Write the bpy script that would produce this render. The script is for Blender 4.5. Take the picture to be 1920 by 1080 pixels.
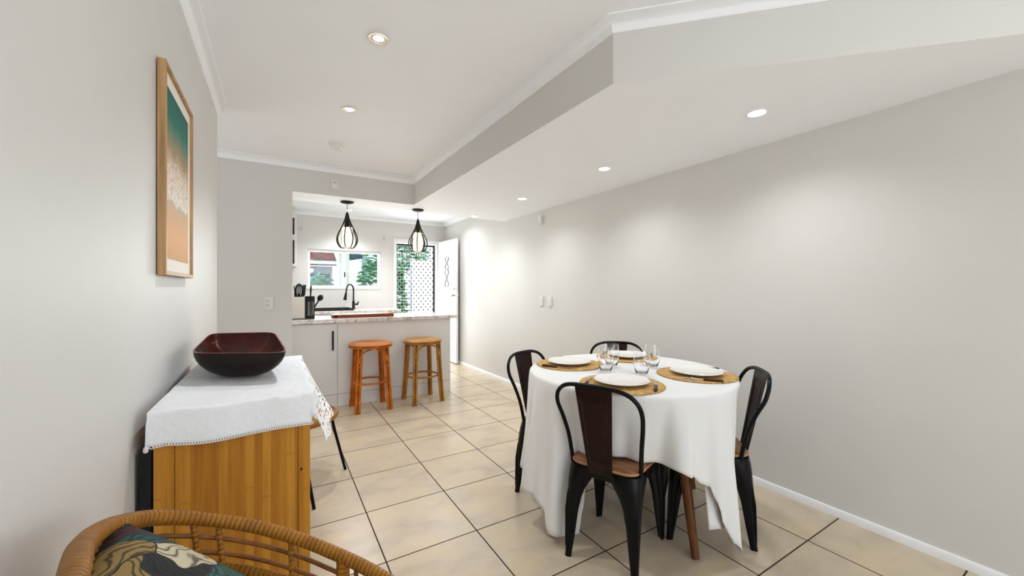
import bpy, math, random
from mathutils import Vector, Matrix
from mathutils.noise import noise as pnoise
PI = math.pi
R = math.radians
random.seed(7)
for o in list(bpy.data.objects):
    bpy.data.objects.remove(o)
SC = bpy.context.scene
COL = SC.collection
sin, cos = math.sin, math.cos

# ------------------------------------------------------------ camera, world, light
cam_d = bpy.data.cameras.new('camera')
cam = bpy.data.objects.new('camera', cam_d)
COL.objects.link(cam)
cam.location = (0, 0, 1.25)
cam.rotation_euler = (R(90), 0, R(-31.15))
cam_d.sensor_width = 36
cam_d.lens = 36 * 733 / 1920
cam_d.shift_y = 1.5 / 1920
cam_d.clip_start = 0.02
SC.camera = cam
SC.view_settings.view_transform = 'Standard'
SC.view_settings.look = 'None'
SC.view_settings.gamma = 1
SC.view_settings.exposure = 0.38
SC.view_settings.use_curve_mapping = False
SC.cycles.diffuse_bounces = 8
SC.cycles.max_bounces = 14

w = bpy.data.worlds.new('sky')
SC.world = w
w.use_nodes = True
wn = w.node_tree.nodes
wl = w.node_tree.links
bg = wn['Background']
tc = wn.new('ShaderNodeTexCoord')
sp = wn.new('ShaderNodeSeparateXYZ')
cr = wn.new('ShaderNodeValToRGB')
cr.color_ramp.elements[0].position = 0.0
cr.color_ramp.elements[0].color = (0.95, 0.98, 1.0, 1)
cr.color_ramp.elements[1].position = 0.7
cr.color_ramp.elements[1].color = (0.55, 0.74, 1.0, 1)
wl.new(tc.outputs['Generated'], sp.inputs[0])
wl.new(sp.outputs['Z'], cr.inputs[0])
wl.new(cr.outputs[0], bg.inputs['Color'])
bg.inputs['Strength'].default_value = 1.3


def lamp(name, kind, loc, rot, energy, color=(1, 1, 1), size=None, size_y=None, parent=None, **kw):
    d = bpy.data.lights.new(name, kind)
    d.energy = energy
    d.color = color
    if kind == 'AREA':
        d.shape = 'RECTANGLE'
        d.size = size
        d.size_y = size_y
    elif size is not None:
        d.shadow_soft_size = size
    for k, v in kw.items():
        setattr(d, k, v)
    o = bpy.data.objects.new(name, d)
    COL.objects.link(o)
    o.location = loc
    o.rotation_euler = rot
    if parent:
        o.parent = parent
    return o


sun = lamp('sun', 'SUN', (0, 0, 10), (R(38), 0, R(25)), 1.6, (1, 0.97, 0.93))
sun.data.angle = R(2)
# daylight coming in through the glazed doors of the living room (behind the camera)
lamp('daylight_glazed_doors', 'AREA', (1.0, -3.30, 1.2), (R(90), 0, 0), 30, (0.86, 0.93, 1.0), 2.6, 2.2)
# daylight arriving from the stair hall on the left, and through kitchen window and door
lamp('added_side_fill', 'AREA', (5.45, -1.75, 1.3), (R(90), 0, R(90)), 70, (0.86, 0.93, 1.0), 2.8, 1.9)  # unseen side light added to brighten the left wall and ceiling
lamp('daylight_stair_hall', 'AREA', (-1.5, 3.69, 1.3), (R(90), 0, R(-90)), 6, (0.95, 0.97, 1.0), 0.9, 2.0)
lamp('daylight_kitchen_window', 'AREA', (0.97, 6.90, 1.56), (R(-90), 0, 0), 22, (0.97, 0.99, 1), 1.0, 0.56)
lamp('daylight_kitchen_door', 'AREA', (2.13, 6.95, 1.1), (R(-90), 0, 0), 26, (0.97, 0.99, 1), 0.68, 1.8)


# ------------------------------------------------------------ materials
def new_mat(name):
    m = bpy.data.materials.new(name)
    m.use_nodes = True
    return m, m.node_tree.nodes, m.node_tree.links, m.node_tree.nodes['Principled BSDF']


def pm(name, col, rough=0.5, metal=0.0, noise=0.0, scale=8.0, bump=0.0, bscale=60.0, coat=0.0, stretch=None, emis=None, estr=0, trans=0.0, sheen=0.0, sub=0.0, spec=None):
    m, n, l, b = new_mat(name)
    if spec is None and max(col) < 0.5 and metal == 0:
        spec = 0.25
    if spec is not None:
        b.inputs['Specular IOR Level'].default_value = spec
    b.inputs['Base Color'].default_value = (*col, 1)
    b.inputs['Roughness'].default_value = rough
    b.inputs['Metallic'].default_value = metal
    b.inputs['Coat Weight'].default_value = coat
    b.inputs['Transmission Weight'].default_value = trans
    b.inputs['Sheen Weight'].default_value = sheen
    if emis:
        b.inputs['Emission Color'].default_value = (*emis, 1)
        b.inputs['Emission Strength'].default_value = estr
    t = n.new('ShaderNodeTexCoord')
    mp = n.new('ShaderNodeMapping')
    if stretch:
        mp.inputs['Scale'].default_value = stretch
    l.new(t.outputs['Object'], mp.inputs[0])
    if noise > 0:
        nz = n.new('ShaderNodeTexNoise')
        nz.inputs['Scale'].default_value = scale
        nz.inputs['Detail'].default_value = 4
        l.new(mp.outputs[0], nz.inputs['Vector'])
        mx = n.new('ShaderNodeMix')
        mx.data_type = 'RGBA'
        mx.inputs[6].default_value = (*[max(0, c * (1 - noise)) for c in col], 1)
        mx.inputs[7].default_value = (*[min(1, c * (1 + noise)) for c in col], 1)
        rp = n.new('ShaderNodeMapRange')
        rp.inputs[1].default_value = 0.3
        rp.inputs[2].default_value = 0.7
        l.new(nz.outputs['Fac'], rp.inputs[0])
        l.new(rp.outputs[0], mx.inputs[0])
        l.new(mx.outputs[2], b.inputs['Base Color'])
    if bump > 0:
        nb = n.new('ShaderNodeTexNoise')
        nb.inputs['Scale'].default_value = bscale
        l.new(mp.outputs[0], nb.inputs['Vector'])
        bp = n.new('ShaderNodeBump')
        bp.inputs['Strength'].default_value = bump
        bp.inputs['Distance'].default_value = 0.01
        l.new(nb.outputs['Fac'], bp.inputs['Height'])
        l.new(bp.outputs[0], b.inputs['Normal'])
    return m


M = {}
M['wall'] = pm('wall_paint', (0.655, 0.643, 0.620), 0.55, noise=0.012, scale=3, bump=0.03, bscale=180)
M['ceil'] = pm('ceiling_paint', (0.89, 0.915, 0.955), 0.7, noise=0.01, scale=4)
M['kitchen_wall'] = M['wall']
M['cornice'] = pm('cornice_paint', (0.88, 0.90, 0.935), 0.7)
M['trim'] = pm('white_gloss_trim', (0.84, 0.84, 0.85), 0.35)
M['white_lac'] = pm('white_cabinet_laminate', (0.74, 0.73, 0.72), 0.35, noise=0.02, scale=3)
M['white_plastic'] = pm('white_plastic', (0.80, 0.80, 0.79), 0.35)
M['plate_plastic'] = pm('switch_plate_plastic', (0.70, 0.69, 0.67), 0.3)
M['dark_slot'] = pm('dark_slot', (0.08, 0.08, 0.08), 0.6)
M['black_metal'] = pm('black_painted_metal', (0.004, 0.004, 0.005), 0.24, spec=0.14)
M['gun_metal'] = pm('aged_dark_metal', (0.035, 0.03, 0.028), 0.3, metal=0.75, noise=0.5, scale=9)
M['copper_brown'] = pm('antique_brown_metal', (0.013, 0.0035, 0.003), 0.34, noise=0.5, scale=5, spec=0.18)
M['black_matt'] = pm('matt_black', (0.006, 0.006, 0.007), 0.5)
M['chrome'] = pm('satin_chrome', (0.55, 0.55, 0.55), 0.22, metal=1)
M['steel'] = pm('cutlery_steel', (0.62, 0.58, 0.52), 0.2, metal=1)
M['linen'] = pm('white_linen', (0.72, 0.72, 0.72), 0.9, bump=0.15, bscale=350, sheen=0.2)
M['cotton'] = pm('white_cotton', (0.74, 0.75, 0.765), 0.85, noise=0.02, scale=9, bump=0.5, bscale=28)
M['ceramic'] = pm('white_glazed_ceramic', (0.80, 0.78, 0.75), 0.12, coat=0.5)
M['cream'] = pm('cream_ceramic', (0.74, 0.71, 0.64), 0.4)
M['bulb'] = pm('downlight_lens', (1, 1, 1), 0.4, emis=(1, 0.94, 0.84), estr=9)
M['bulb_warm'] = pm('warm_downlight_lens', (1, 1, 1), 0.4, emis=(1, 0.86, 0.62), estr=5)
M['brass'] = pm('pale_brass', (0.80, 0.74, 0.64), 0.35, metal=0.2)
M['reflector'] = pm('downlight_reflector', (0.75, 0.72, 0.66), 0.25, metal=0.6)
M['lamp_glass'] = pm('frosted_lamp_glass', (1, 0.93, 0.72), 0.5, emis=(1, 0.84, 0.48), estr=1.25)
M['bronze'] = pm('dark_bronze_wire', (0.012, 0.006, 0.003), 0.4, metal=0.2)
M['rattan'] = pm('rattan_cane', (0.36, 0.13, 0.03), 0.45, noise=0.35, scale=25, bump=0.3, bscale=90)
M['rattan_orange'] = pm('orange_varnished_cane', (0.46, 0.125, 0.012), 0.35, noise=0.35, scale=12)
M['rattan_yellow'] = pm('honey_varnished_cane', (0.36, 0.155, 0.025), 0.35, noise=0.3, scale=12)
M['rattan_dark'] = pm('dark_thin_cane', (0.20, 0.070, 0.014), 0.5, noise=0.4, scale=30)  # darker brown cane for the slats and cross canes
M['seat_orange'] = pm('orange_seat_rattan', (0.47, 0.155, 0.02), 0.45, noise=0.3, scale=60, bump=0.5, bscale=120)
M['seat_yellow'] = pm('honey_seat_rattan', (0.40, 0.20, 0.05), 0.5, noise=0.3, scale=60, bump=0.5, bscale=120)
M['walnut'] = pm('walnut_leg', (0.12, 0.042, 0.012), 0.4, noise=0.4, scale=5, stretch=(14, 14, 1.2))
M['seat_wood'] = pm('elm_seat', (0.20, 0.085, 0.04), 0.4, noise=0.5, scale=6, stretch=(1.5, 14, 3))
M['handle_wood'] = pm('dark_cutlery_handle', (0.045, 0.016, 0.010), 0.4, noise=0.3)
M['seat_rim'] = pm('seat_edge', (0.40, 0.19, 0.09), 0.35, noise=0.3, scale=10)
M['frame_oak'] = pm('pale_oak_frame', (0.42, 0.25, 0.115), 0.5, noise=0.3, scale=5, stretch=(12, 12, 0.8))
M['bowl'] = pm('dark_carved_wood', (0.006, 0.002, 0.0015), 0.4, noise=0.6, scale=7, bump=0.3, bscale=12)
M['bowl_in'] = pm('reddish_carved_wood', (0.045, 0.006, 0.004), 0.25, noise=0.8, scale=6, bump=0.9, bscale=16)
M['bowl_rim'] = pm('worn_rim_wood', (0.22, 0.085, 0.05), 0.5, noise=0.5, scale=20)
M['board'] = pm('reddish_board', (0.20, 0.04, 0.010), 0.4, noise=0.35, scale=5, stretch=(1.5, 12, 12))
M['board_top'] = pm('board_face', (0.62, 0.42, 0.30), 0.4, noise=0.3, scale=5, stretch=(1.5, 12, 12))
M['sage'] = pm('paint_white_ext', (0.85, 0.85, 0.87), 0.7)
M['roof_red'] = pm('red_brown_roofing', (0.20, 0.055, 0.04), 0.7, noise=0.4, scale=6)
M['roof_dark'] = pm('dark_teal_roofing', (0.03, 0.07, 0.09), 0.6, noise=0.3, scale=6)
M['lilac'] = pm('pale_lilac_wall', (0.52, 0.45, 0.55), 0.8, noise=0.08, scale=5)
M['post_ext'] = pm('cream_post', (0.60, 0.60, 0.50), 0.6, noise=0.08, scale=8)
M['concrete'] = pm('pale_concrete', (0.45, 0.44, 0.42), 0.8, noise=0.15, scale=5)
M['soil'] = pm('garden_soil', (0.10, 0.16, 0.06), 0.95, noise=0.3, scale=12)
M['leaf_a'] = pm('mint_leaf', (0.16, 0.42, 0.22), 0.5, noise=0.5, scale=5)
M['leaf_b'] = pm('mid_green_leaf', (0.10, 0.33, 0.12), 0.5, noise=0.5, scale=5)
M['stem'] = pm('shrub_stem', (0.10, 0.06, 0.03), 0.8)
M['grille'] = pm('pale_grey_grille', (0.60, 0.62, 0.63), 0.5)
M['grille_node'] = pm('dark_grille_rivet', (0.012, 0.012, 0.015), 0.6)
M['mat_white'] = pm('mount_board', (0.82, 0.78, 0.72), 0.8)
M['white_door'] = pm('white_door_paint', (0.82, 0.82, 0.83), 0.35)
M['door_glass_lead'] = pm('lead_grey', (0.20, 0.20, 0.21), 0.4, metal=0.5)


def glass(name, col=(1, 1, 1), rough=0.0):
    m, n, l, b = new_mat(name)
    out = n['Material Output']
    g = n.new('ShaderNodeBsdfGlass')
    g.inputs['Color'].default_value = (*col, 1)
    g.inputs['IOR'].default_value = 1.48
    g.inputs['Roughness'].default_value = rough
    l.new(g.outputs[0], out.inputs['Surface'])
    n.remove(b)
    return m


def pane_mat():
    m, n, l, b = new_mat('window_glass')
    out = n['Material Output']
    tr = n.new('ShaderNodeBsdfTransparent')
    tr.inputs[0].default_value = (0.93, 1.0, 0.98, 1)
    gl = n.new('ShaderNodeBsdfGlossy')
    gl.inputs['Roughness'].default_value = 0.02
    fr = n.new('ShaderNodeFresnel')
    mx = n.new('ShaderNodeMixShader')
    l.new(fr.outputs[0], mx.inputs[0])
    l.new(tr.outputs[0], mx.inputs[1])
    l.new(gl.outputs[0], mx.inputs[2])
    l.new(mx.outputs[0], out.inputs['Surface'])
    n.remove(b)
    return m


M['glass'] = glass('clear_drinking_glass')
M['pane'] = pane_mat()


def math_node(n, l, op, a, b=None, c=None):
    q = n.new('ShaderNodeMath')
    q.operation = op
    for i, v in enumerate((a, b, c)):
        if v is None:
            continue
        if isinstance(v, (int, float)):
            q.inputs[i].default_value = v
        else:
            l.new(v, q.inputs[i])
    return q.outputs[0]


def ramp(n, l, fac, stops, interp='LINEAR'):
    r = n.new('ShaderNodeValToRGB')
    r.color_ramp.interpolation = interp
    e = r.color_ramp.elements
    while len(e) < len(stops):
        e.new(0.5)
    for i, (p, c) in enumerate(stops):
        e[i].position = p
        e[i].color = (*c, 1)
    l.new(fac, r.inputs[0])
    return r.outputs[0]


def mixc(n, l, fac, a, b, mode='MIX'):
    q = n.new('ShaderNodeMix')
    q.data_type = 'RGBA'
    q.blend_type = mode
    for i, v in ((0, fac), (6, a), (7, b)):
        if isinstance(v, tuple):
            q.inputs[i].default_value = (*v, 1)
        elif isinstance(v, (int, float)):
            q.inputs[i].default_value = v
        else:
            l.new(v, q.inputs[i])
    return q.outputs[2]


def tile_mat():
    m, n, l, b = new_mat('travertine_floor_tiles')
    g = n.new('ShaderNodeNewGeometry')
    s = n.new('ShaderNodeSeparateXYZ')
    l.new(g.outputs['Position'], s.inputs[0])
    tx = math_node(n, l, 'DIVIDE', math_node(n, l, 'SUBTRACT', s.outputs['X'], 0.433 - 4.567), 0.4567)
    ty = math_node(n, l, 'DIVIDE', math_node(n, l, 'SUBTRACT', s.outputs['Y'], 0.902 - 4.625), 0.4625)
    fx = math_node(n, l, 'FRACT', tx)
    fy = math_node(n, l, 'FRACT', ty)
    dx = math_node(n, l, 'MINIMUM', fx, math_node(n, l, 'SUBTRACT', 1.0, fx))
    dy = math_node(n, l, 'MINIMUM', fy, math_node(n, l, 'SUBTRACT', 1.0, fy))
    d = math_node(n, l, 'MINIMUM', dx, dy)
    grout = math_node(n, l, 'LESS_THAN', d, 0.0072)
    cx = math_node(n, l, 'FLOOR', tx)
    cy = math_node(n, l, 'FLOOR', ty)
    cv = n.new('ShaderNodeCombineXYZ')
    l.new(cx, cv.inputs[0])
    l.new(cy, cv.inputs[1])
    wn_ = n.new('ShaderNodeTexWhiteNoise')
    l.new(cv.outputs[0], wn_.inputs['Vector'])
    # cloudy travertine, shifted per tile
    va = n.new('ShaderNodeVectorMath')
    va.operation = 'MULTIPLY_ADD'
    l.new(cv.outputs[0], va.inputs[0])
    va.inputs[1].default_value = (3.7, 5.3, 1)
    l.new(g.outputs['Position'], va.inputs[2])
    mp = n.new('ShaderNodeMapping')
    mp.inputs['Scale'].default_value = (1, 1.7, 1)
    mp.inputs['Rotation'].default_value = (0, 0, 0.3)
    l.new(va.outputs[0], mp.inputs[0])
    n1 = n.new('ShaderNodeTexNoise')
    n1.inputs['Scale'].default_value = 3.2
    n1.inputs['Detail'].default_value = 3
    n1.inputs['Distortion'].default_value = 0.4
    l.new(mp.outputs[0], n1.inputs['Vector'])
    n2 = n.new('ShaderNodeTexNoise')
    n2.inputs['Scale'].default_value = 14
    n2.inputs['Detail'].default_value = 8
    n2.inputs['Roughness'].default_value = 0.7
    l.new(mp.outputs[0], n2.inputs['Vector'])
    c1 = ramp(n, l, n1.outputs['Fac'], [(0.30, (0.45, 0.37, 0.28)), (0.5, (0.55, 0.46, 0.34)), (0.7, (0.60, 0.485, 0.32))])
    c2 = ramp(n, l, n2.outputs['Fac'], [(0.33, (0.90, 0.88, 0.85)), (0.52, (1, 1, 1)), (0.75, (1.0, 1.0, 1.0))])
    c = mixc(n, l, 0.5, c1, c2, 'MULTIPLY')
    v = math_node(n, l, 'MULTIPLY_ADD', wn_.outputs['Value'], 0.08, 0.96)
    cvv = n.new('ShaderNodeCombineColor')
    for i in range(3):
        l.new(v, cvv.inputs[i])
    c = mixc(n, l, 1.0, c, cvv.outputs[0], 'MULTIPLY')
    c = mixc(n, l, grout, c, (0.045, 0.022, 0.012))
    l.new(c, b.inputs['Base Color'])
    rg = math_node(n, l, 'MULTIPLY_ADD', grout, 0.6, 0.20)
    l.new(math_node(n, l, 'ADD', rg, 0.08), b.inputs['Roughness'])
    b.inputs['Specular IOR Level'].default_value = 0.4
    hb = math_node(n, l, 'MULTIPLY', grout, -1.0)
    bp = n.new('ShaderNodeBump')
    bp.inputs['Strength'].default_value = 0.5
    bp.inputs['Distance'].default_value = 0.002
    l.new(hb, bp.inputs['Height'])
    l.new(bp.outputs[0], b.inputs['Normal'])
    return m


M['tile'] = tile_mat()


def bamboo_mat():
    m, n, l, b = new_mat('bamboo_panel')
    t = n.new('ShaderNodeTexCoord')
    s = n.new('ShaderNodeSeparateXYZ')
    l.new(t.outputs['Object'], s.inputs[0])
    strip = math_node(n, l, 'FLOOR', math_node(n, l, 'MULTIPLY', math_node(n, l, 'ADD', s.outputs['X'], s.outputs['Y']), 46))
    wn_ = n.new('ShaderNodeTexWhiteNoise')
    wn_.noise_dimensions = '1D'
    l.new(strip, wn_.inputs['W'])
    mp = n.new('ShaderNodeMapping')
    mp.inputs['Scale'].default_value = (60, 60, 2.2)
    l.new(t.outputs['Object'], mp.inputs[0])
    nz = n.new('ShaderNodeTexNoise')
    nz.inputs['Scale'].default_value = 1.6
    nz.inputs['Detail'].default_value = 5
    l.new(mp.outputs[0], nz.inputs['Vector'])
    base = ramp(n, l, wn_.outputs['Value'], [(0, (0.38, 0.150, 0.012)), (0.5, (0.45, 0.190, 0.017)), (1, (0.53, 0.245, 0.028))])
    gr = ramp(n, l, nz.outputs['Fac'], [(0.3, (0.72, 0.66, 0.58)), (0.6, (1, 1, 1))])
    c = mixc(n, l, 0.8, base, gr, 'MULTIPLY')
    # darker bamboo knots: short cross marks
    kv = n.new('ShaderNodeCombineXYZ')
    l.new(strip, kv.inputs[0])
    zz = math_node(n, l, 'MULTIPLY_ADD', s.outputs['Z'], 3.2, math_node(n, l, 'MULTIPLY', wn_.outputs['Value'], 7))
    fz = math_node(n, l, 'FRACT', zz)
    kn = math_node(n, l, 'LESS_THAN', math_node(n, l, 'ABSOLUTE', math_node(n, l, 'SUBTRACT', fz, 0.5)), 0.012)
    ks = math_node(n, l, 'MULTIPLY', kn, math_node(n, l, 'GREATER_THAN', wn_.outputs['Value'], 0.6))
    c = mixc(n, l, math_node(n, l, 'MULTIPLY', ks, 0.35), c, (0.28, 0.09, 0.015))
    l.new(c, b.inputs['Base Color'])
    b.inputs['Roughness'].default_value = 0.4
    b.inputs['Specular IOR Level'].default_value = 0.25
    return m


M['bamboo'] = bamboo_mat()


def marble_mat():
    m, n, l, b = new_mat('speckled_laminate_worktop')
    t = n.new('ShaderNodeTexCoord')
    nz = n.new('ShaderNodeTexNoise')
    nz.inputs['Scale'].default_value = 16
    nz.inputs['Detail'].default_value = 9
    nz.inputs['Roughness'].default_value = 0.7
    nz.inputs['Distortion'].default_value = 1.2
    l.new(t.outputs['Object'], nz.inputs['Vector'])
    c = ramp(n, l, nz.outputs['Fac'], [(0.36, (0.30, 0.26, 0.23)), (0.46, (0.62, 0.57, 0.53)), (0.58, (0.78, 0.75, 0.73))])
    l.new(c, b.inputs['Base Color'])
    b.inputs['Roughness'].default_value = 0.16
    return m


M['marble'] = marble_mat()


def wrap_mat(name, dark, light, freq):
    """bound cane: fine rings around the tube, driven by the UV running along it"""
    m, n, l, b = new_mat(name)
    t = n.new('ShaderNodeUVMap')
    s = n.new('ShaderNodeSeparateXYZ')
    l.new(t.outputs[0], s.inputs[0])
    ph = math_node(n, l, 'MULTIPLY', s.outputs['X'], freq)
    nz = n.new('ShaderNodeTexNoise')
    nz.inputs['Scale'].default_value = 9
    l.new(t.outputs[0], nz.inputs['Vector'])
    ph2 = math_node(n, l, 'MULTIPLY_ADD', nz.outputs['Fac'], 1.2, ph)
    sw = math_node(n, l, 'ABSOLUTE', math_node(n, l, 'SINE', ph2))
    c = ramp(n, l, sw, [(0.0, dark), (0.35, light), (1, light)])
    tc_ = n.new('ShaderNodeTexCoord')
    nz2 = n.new('ShaderNodeTexNoise')
    nz2.inputs['Scale'].default_value = 30
    l.new(tc_.outputs['Object'], nz2.inputs['Vector'])
    gr = ramp(n, l, nz2.outputs['Fac'], [(0.3, (0.75, 0.7, 0.65)), (0.7, (1.0, 1.0, 1.0))])
    c = mixc(n, l, 1, c, gr, 'MULTIPLY')
    l.new(c, b.inputs['Base Color'])
    b.inputs['Roughness'].default_value = 0.42
    b.inputs['Specular IOR Level'].default_value = 0.25
    bp = n.new('ShaderNodeBump')
    bp.inputs['Strength'].default_value = 0.6
    bp.inputs['Distance'].default_value = 0.003
    l.new(sw, bp.inputs['Height'])
    l.new(bp.outputs[0], b.inputs['Normal'])
    return m


M['wrap'] = wrap_mat('bound_rattan_rim', (0.15, 0.052, 0.006), (0.35, 0.145, 0.014), 330)


def weave_mat():
    m, n, l, b = new_mat('woven_seagrass')
    t = n.new('ShaderNodeTexCoord')
    s = n.new('ShaderNodeSeparateXYZ')
    l.new(t.outputs['Object'], s.inputs[0])
    r2 = math_node(n, l, 'SQRT', math_node(n, l, 'ADD', math_node(n, l, 'MULTIPLY', s.outputs['X'], s.outputs['X']), math_node(n, l, 'MULTIPLY', s.outputs['Y'], s.outputs['Y'])))
    an = math_node(n, l, 'ARCTAN2', s.outputs['Y'], s.outputs['X'])
    ring = math_node(n, l, 'SINE', math_node(n, l, 'MULTIPLY', r2, 520))
    kn = math_node(n, l, 'SINE', math_node(n, l, 'MULTIPLY', an, 90))
    h = math_node(n, l, 'MULTIPLY', ring, kn)
    nz = n.new('ShaderNodeTexNoise')
    nz.inputs['Scale'].default_value = 40
    l.new(t.outputs['Object'], nz.inputs['Vector'])
    f = math_node(n, l, 'ADD', math_node(n, l, 'MULTIPLY', h, 0.25), nz.outputs['Fac'])
    c = ramp(n, l, f, [(0.2, (0.34, 0.18, 0.04)), (0.5, (0.55, 0.32, 0.09)), (0.85, (0.70, 0.45, 0.16))])
    l.new(c, b.inputs['Base Color'])
    b.inputs['Roughness'].default_value = 0.7
    bp = n.new('ShaderNodeBump')
    bp.inputs['Strength'].default_value = 0.6
    bp.inputs['Distance'].default_value = 0.003
    l.new(h, bp.inputs['Height'])
    l.new(bp.outputs[0], b.inputs['Normal'])
    return m


M['weave'] = weave_mat()


def lace_mat():
    m, n, l, b = new_mat('crochet_lace')
    out = n['Material Output']
    b.inputs['Base Color'].default_value = (0.85, 0.85, 0.85, 1)
    b.inputs['Roughness'].default_value = 0.9
    t = n.new('ShaderNodeUVMap')
    mp = n.new('ShaderNodeMapping')
    l.new(t.outputs[0], mp.inputs[0])
    mp.inputs['Scale'].default_value = (62, 62, 1)
    v = n.new('ShaderNodeTexVoronoi')
    v.inputs['Scale'].default_value = 1
    v.inputs['Randomness'].default_value = 0.55
    l.new(mp.outputs[0], v.inputs['Vector'])
    hole = math_node(n, l, 'LESS_THAN', v.outputs['Distance'], 0.37)
    tr = n.new('ShaderNodeBsdfTransparent')
    mx = n.new('ShaderNodeMixShader')
    l.new(hole, mx.inputs[0])
    l.new(b.outputs[0], mx.inputs[1])
    l.new(tr.outputs[0], mx.inputs[2])
    l.new(mx.outputs[0], out.inputs['Surface'])
    return m


M['lace'] = lace_mat()


def leafprint_mat():
    m, n, l, b = new_mat('tropical_leaf_print')
    t = n.new('ShaderNodeUVMap')
    mp = n.new('ShaderNodeMapping')
    l.new(t.outputs[0], mp.inputs[0])
    mp.inputs['Rotation'].default_value = (0, 0, 0.6)
    # big overlapping leaves: warped cells, each with its own colour and vein direction
    nz = n.new('ShaderNodeTexNoise')
    nz.inputs['Scale'].default_value = 2.2
    l.new(mp.outputs[0], nz.inputs['Vector'])
    wp = mixc(n, l, 0.42, mp.outputs[0], nz.outputs['Color'])
    ms = n.new('ShaderNodeMapping')
    ms.inputs['Scale'].default_value = (5.5, 15, 1)
    l.new(wp, ms.inputs[0])
    vo = n.new('ShaderNodeTexVoronoi')
    vo.inputs['Scale'].default_value = 1
    l.new(ms.outputs[0], vo.inputs['Vector'])
    ve = n.new('ShaderNodeTexVoronoi')
    ve.feature = 'DISTANCE_TO_EDGE'
    ve.inputs['Scale'].default_value = 1
    l.new(ms.outputs[0], ve.inputs['Vector'])
    sc = n.new('ShaderNodeSeparateColor')
    l.new(vo.outputs['Color'], sc.inputs[0])
    c = ramp(n, l, sc.outputs[0], [(0.0, (0.012, 0.07, 0.07)), (0.22, (0.008, 0.010, 0.011)), (0.42, (0.55, 0.48, 0.33)), (0.54, (0.02, 0.10, 0.09)), (0.68, (0.27, 0.18, 0.06)), (0.82, (0.70, 0.65, 0.55)), (0.90, (0.06, 0.022, 0.03))], 'CONSTANT')
    w2 = n.new('ShaderNodeTexWave')
    w2.inputs['Scale'].default_value = 15
    w2.inputs['Distortion'].default_value = 4
    w2.inputs['Detail Scale'].default_value = 1.4
    mp2 = n.new('ShaderNodeMapping')
    l.new(wp, mp2.inputs[0])
    cvr = n.new('ShaderNodeCombineXYZ')
    l.new(math_node(n, l, 'MULTIPLY', sc.outputs[1], 2.2), cvr.inputs[2])
    l.new(cvr.outputs[0], mp2.inputs['Rotation'])
    l.new(mp2.outputs[0], w2.inputs['Vector'])
    v = ramp(n, l, w2.outputs['Fac'], [(0.0, (0.05, 0.04, 0.04)), (0.45, (1, 1, 1))])
    c = mixc(n, l, 0.85, c, v, 'MULTIPLY')
    eg = math_node(n, l, 'LESS_THAN', ve.outputs['Distance'], 0.022)
    c = mixc(n, l, eg, c, (0.018, 0.012, 0.014))
    l.new(c, b.inputs['Base Color'])
    b.inputs['Roughness'].default_value = 0.55
    b.inputs['Specular IOR Level'].default_value = 0.15
    return m


M['leafprint'] = leafprint_mat()


def beach_mat():
    m, n, l, b = new_mat('aerial_beach_print')
    t = n.new('ShaderNodeUVMap')
    s = n.new('ShaderNodeSeparateXYZ')
    l.new(t.outputs[0], s.inputs[0])
    nz = n.new('ShaderNodeTexNoise')
    nz.inputs['Scale'].default_value = 5
    nz.inputs['Detail'].default_value = 5
    l.new(t.outputs[0], nz.inputs['Vector'])
    h = math_node(n, l, 'MULTIPLY_ADD', nz.outputs['Fac'], 0.12, math_node(n, l, 'SUBTRACT', s.outputs['Y'], 0.06))
    c = ramp(n, l, h, [(0.0, (0.62, 0.36, 0.17)), (0.14, (0.72, 0.40, 0.22)), (0.30, (0.60, 0.40, 0.24)), (0.335, (0.50, 0.42, 0.34)), (0.36, (0.74, 0.66, 0.58)), (0.55, (0.62, 0.50, 0.40)), (0.66, (0.34, 0.24, 0.13)), (0.74, (0.16, 0.22, 0.14)), (0.84, (0.02, 0.17, 0.13)), (1.0, (0.02, 0.12, 0.10))])
    # speckle of bathers, denser in the middle band
    v = n.new('ShaderNodeTexVoronoi')
    v.inputs['Scale'].default_value = 1
    mp = n.new('ShaderNodeMapping')
    mp.inputs['Scale'].default_value = (24, 30, 1)
    l.new(t.outputs[0], mp.inputs[0])
    l.new(mp.outputs[0], v.inputs['Vector'])
    dot = math_node(n, l, 'LESS_THAN', v.outputs['Distance'], 0.27)
    band = math_node(n, l, 'MULTIPLY', math_node(n, l, 'GREATER_THAN', h, 0.36), math_node(n, l, 'LESS_THAN', h, 0.64))
    f = math_node(n, l, 'MULTIPLY', dot, band)
    sc = n.new('ShaderNodeSeparateColor')
    l.new(v.outputs['Color'], sc.inputs[0])
    dc = ramp(n, l, sc.outputs[0], [(0.0, (0.05, 0.10, 0.08)), (0.5, (0.25, 0.08, 0.03)), (0.8, (0.85, 0.8, 0.75))])
    c = mixc(n, l, math_node(n, l, 'MULTIPLY', f, 0.85), c, dc)
    l.new(c, b.inputs['Base Color'])
    b.inputs['Roughness'].default_value = 0.7
    b.inputs['Specular IOR Level'].default_value = 0.2
    return m


M['beach'] = beach_mat()


# ------------------------------------------------------------ mesh helpers
def world_loc(o):
    v = Vector((0, 0, 0))
    while o:
        v += o.location
        o = o.parent
    return v


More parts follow.
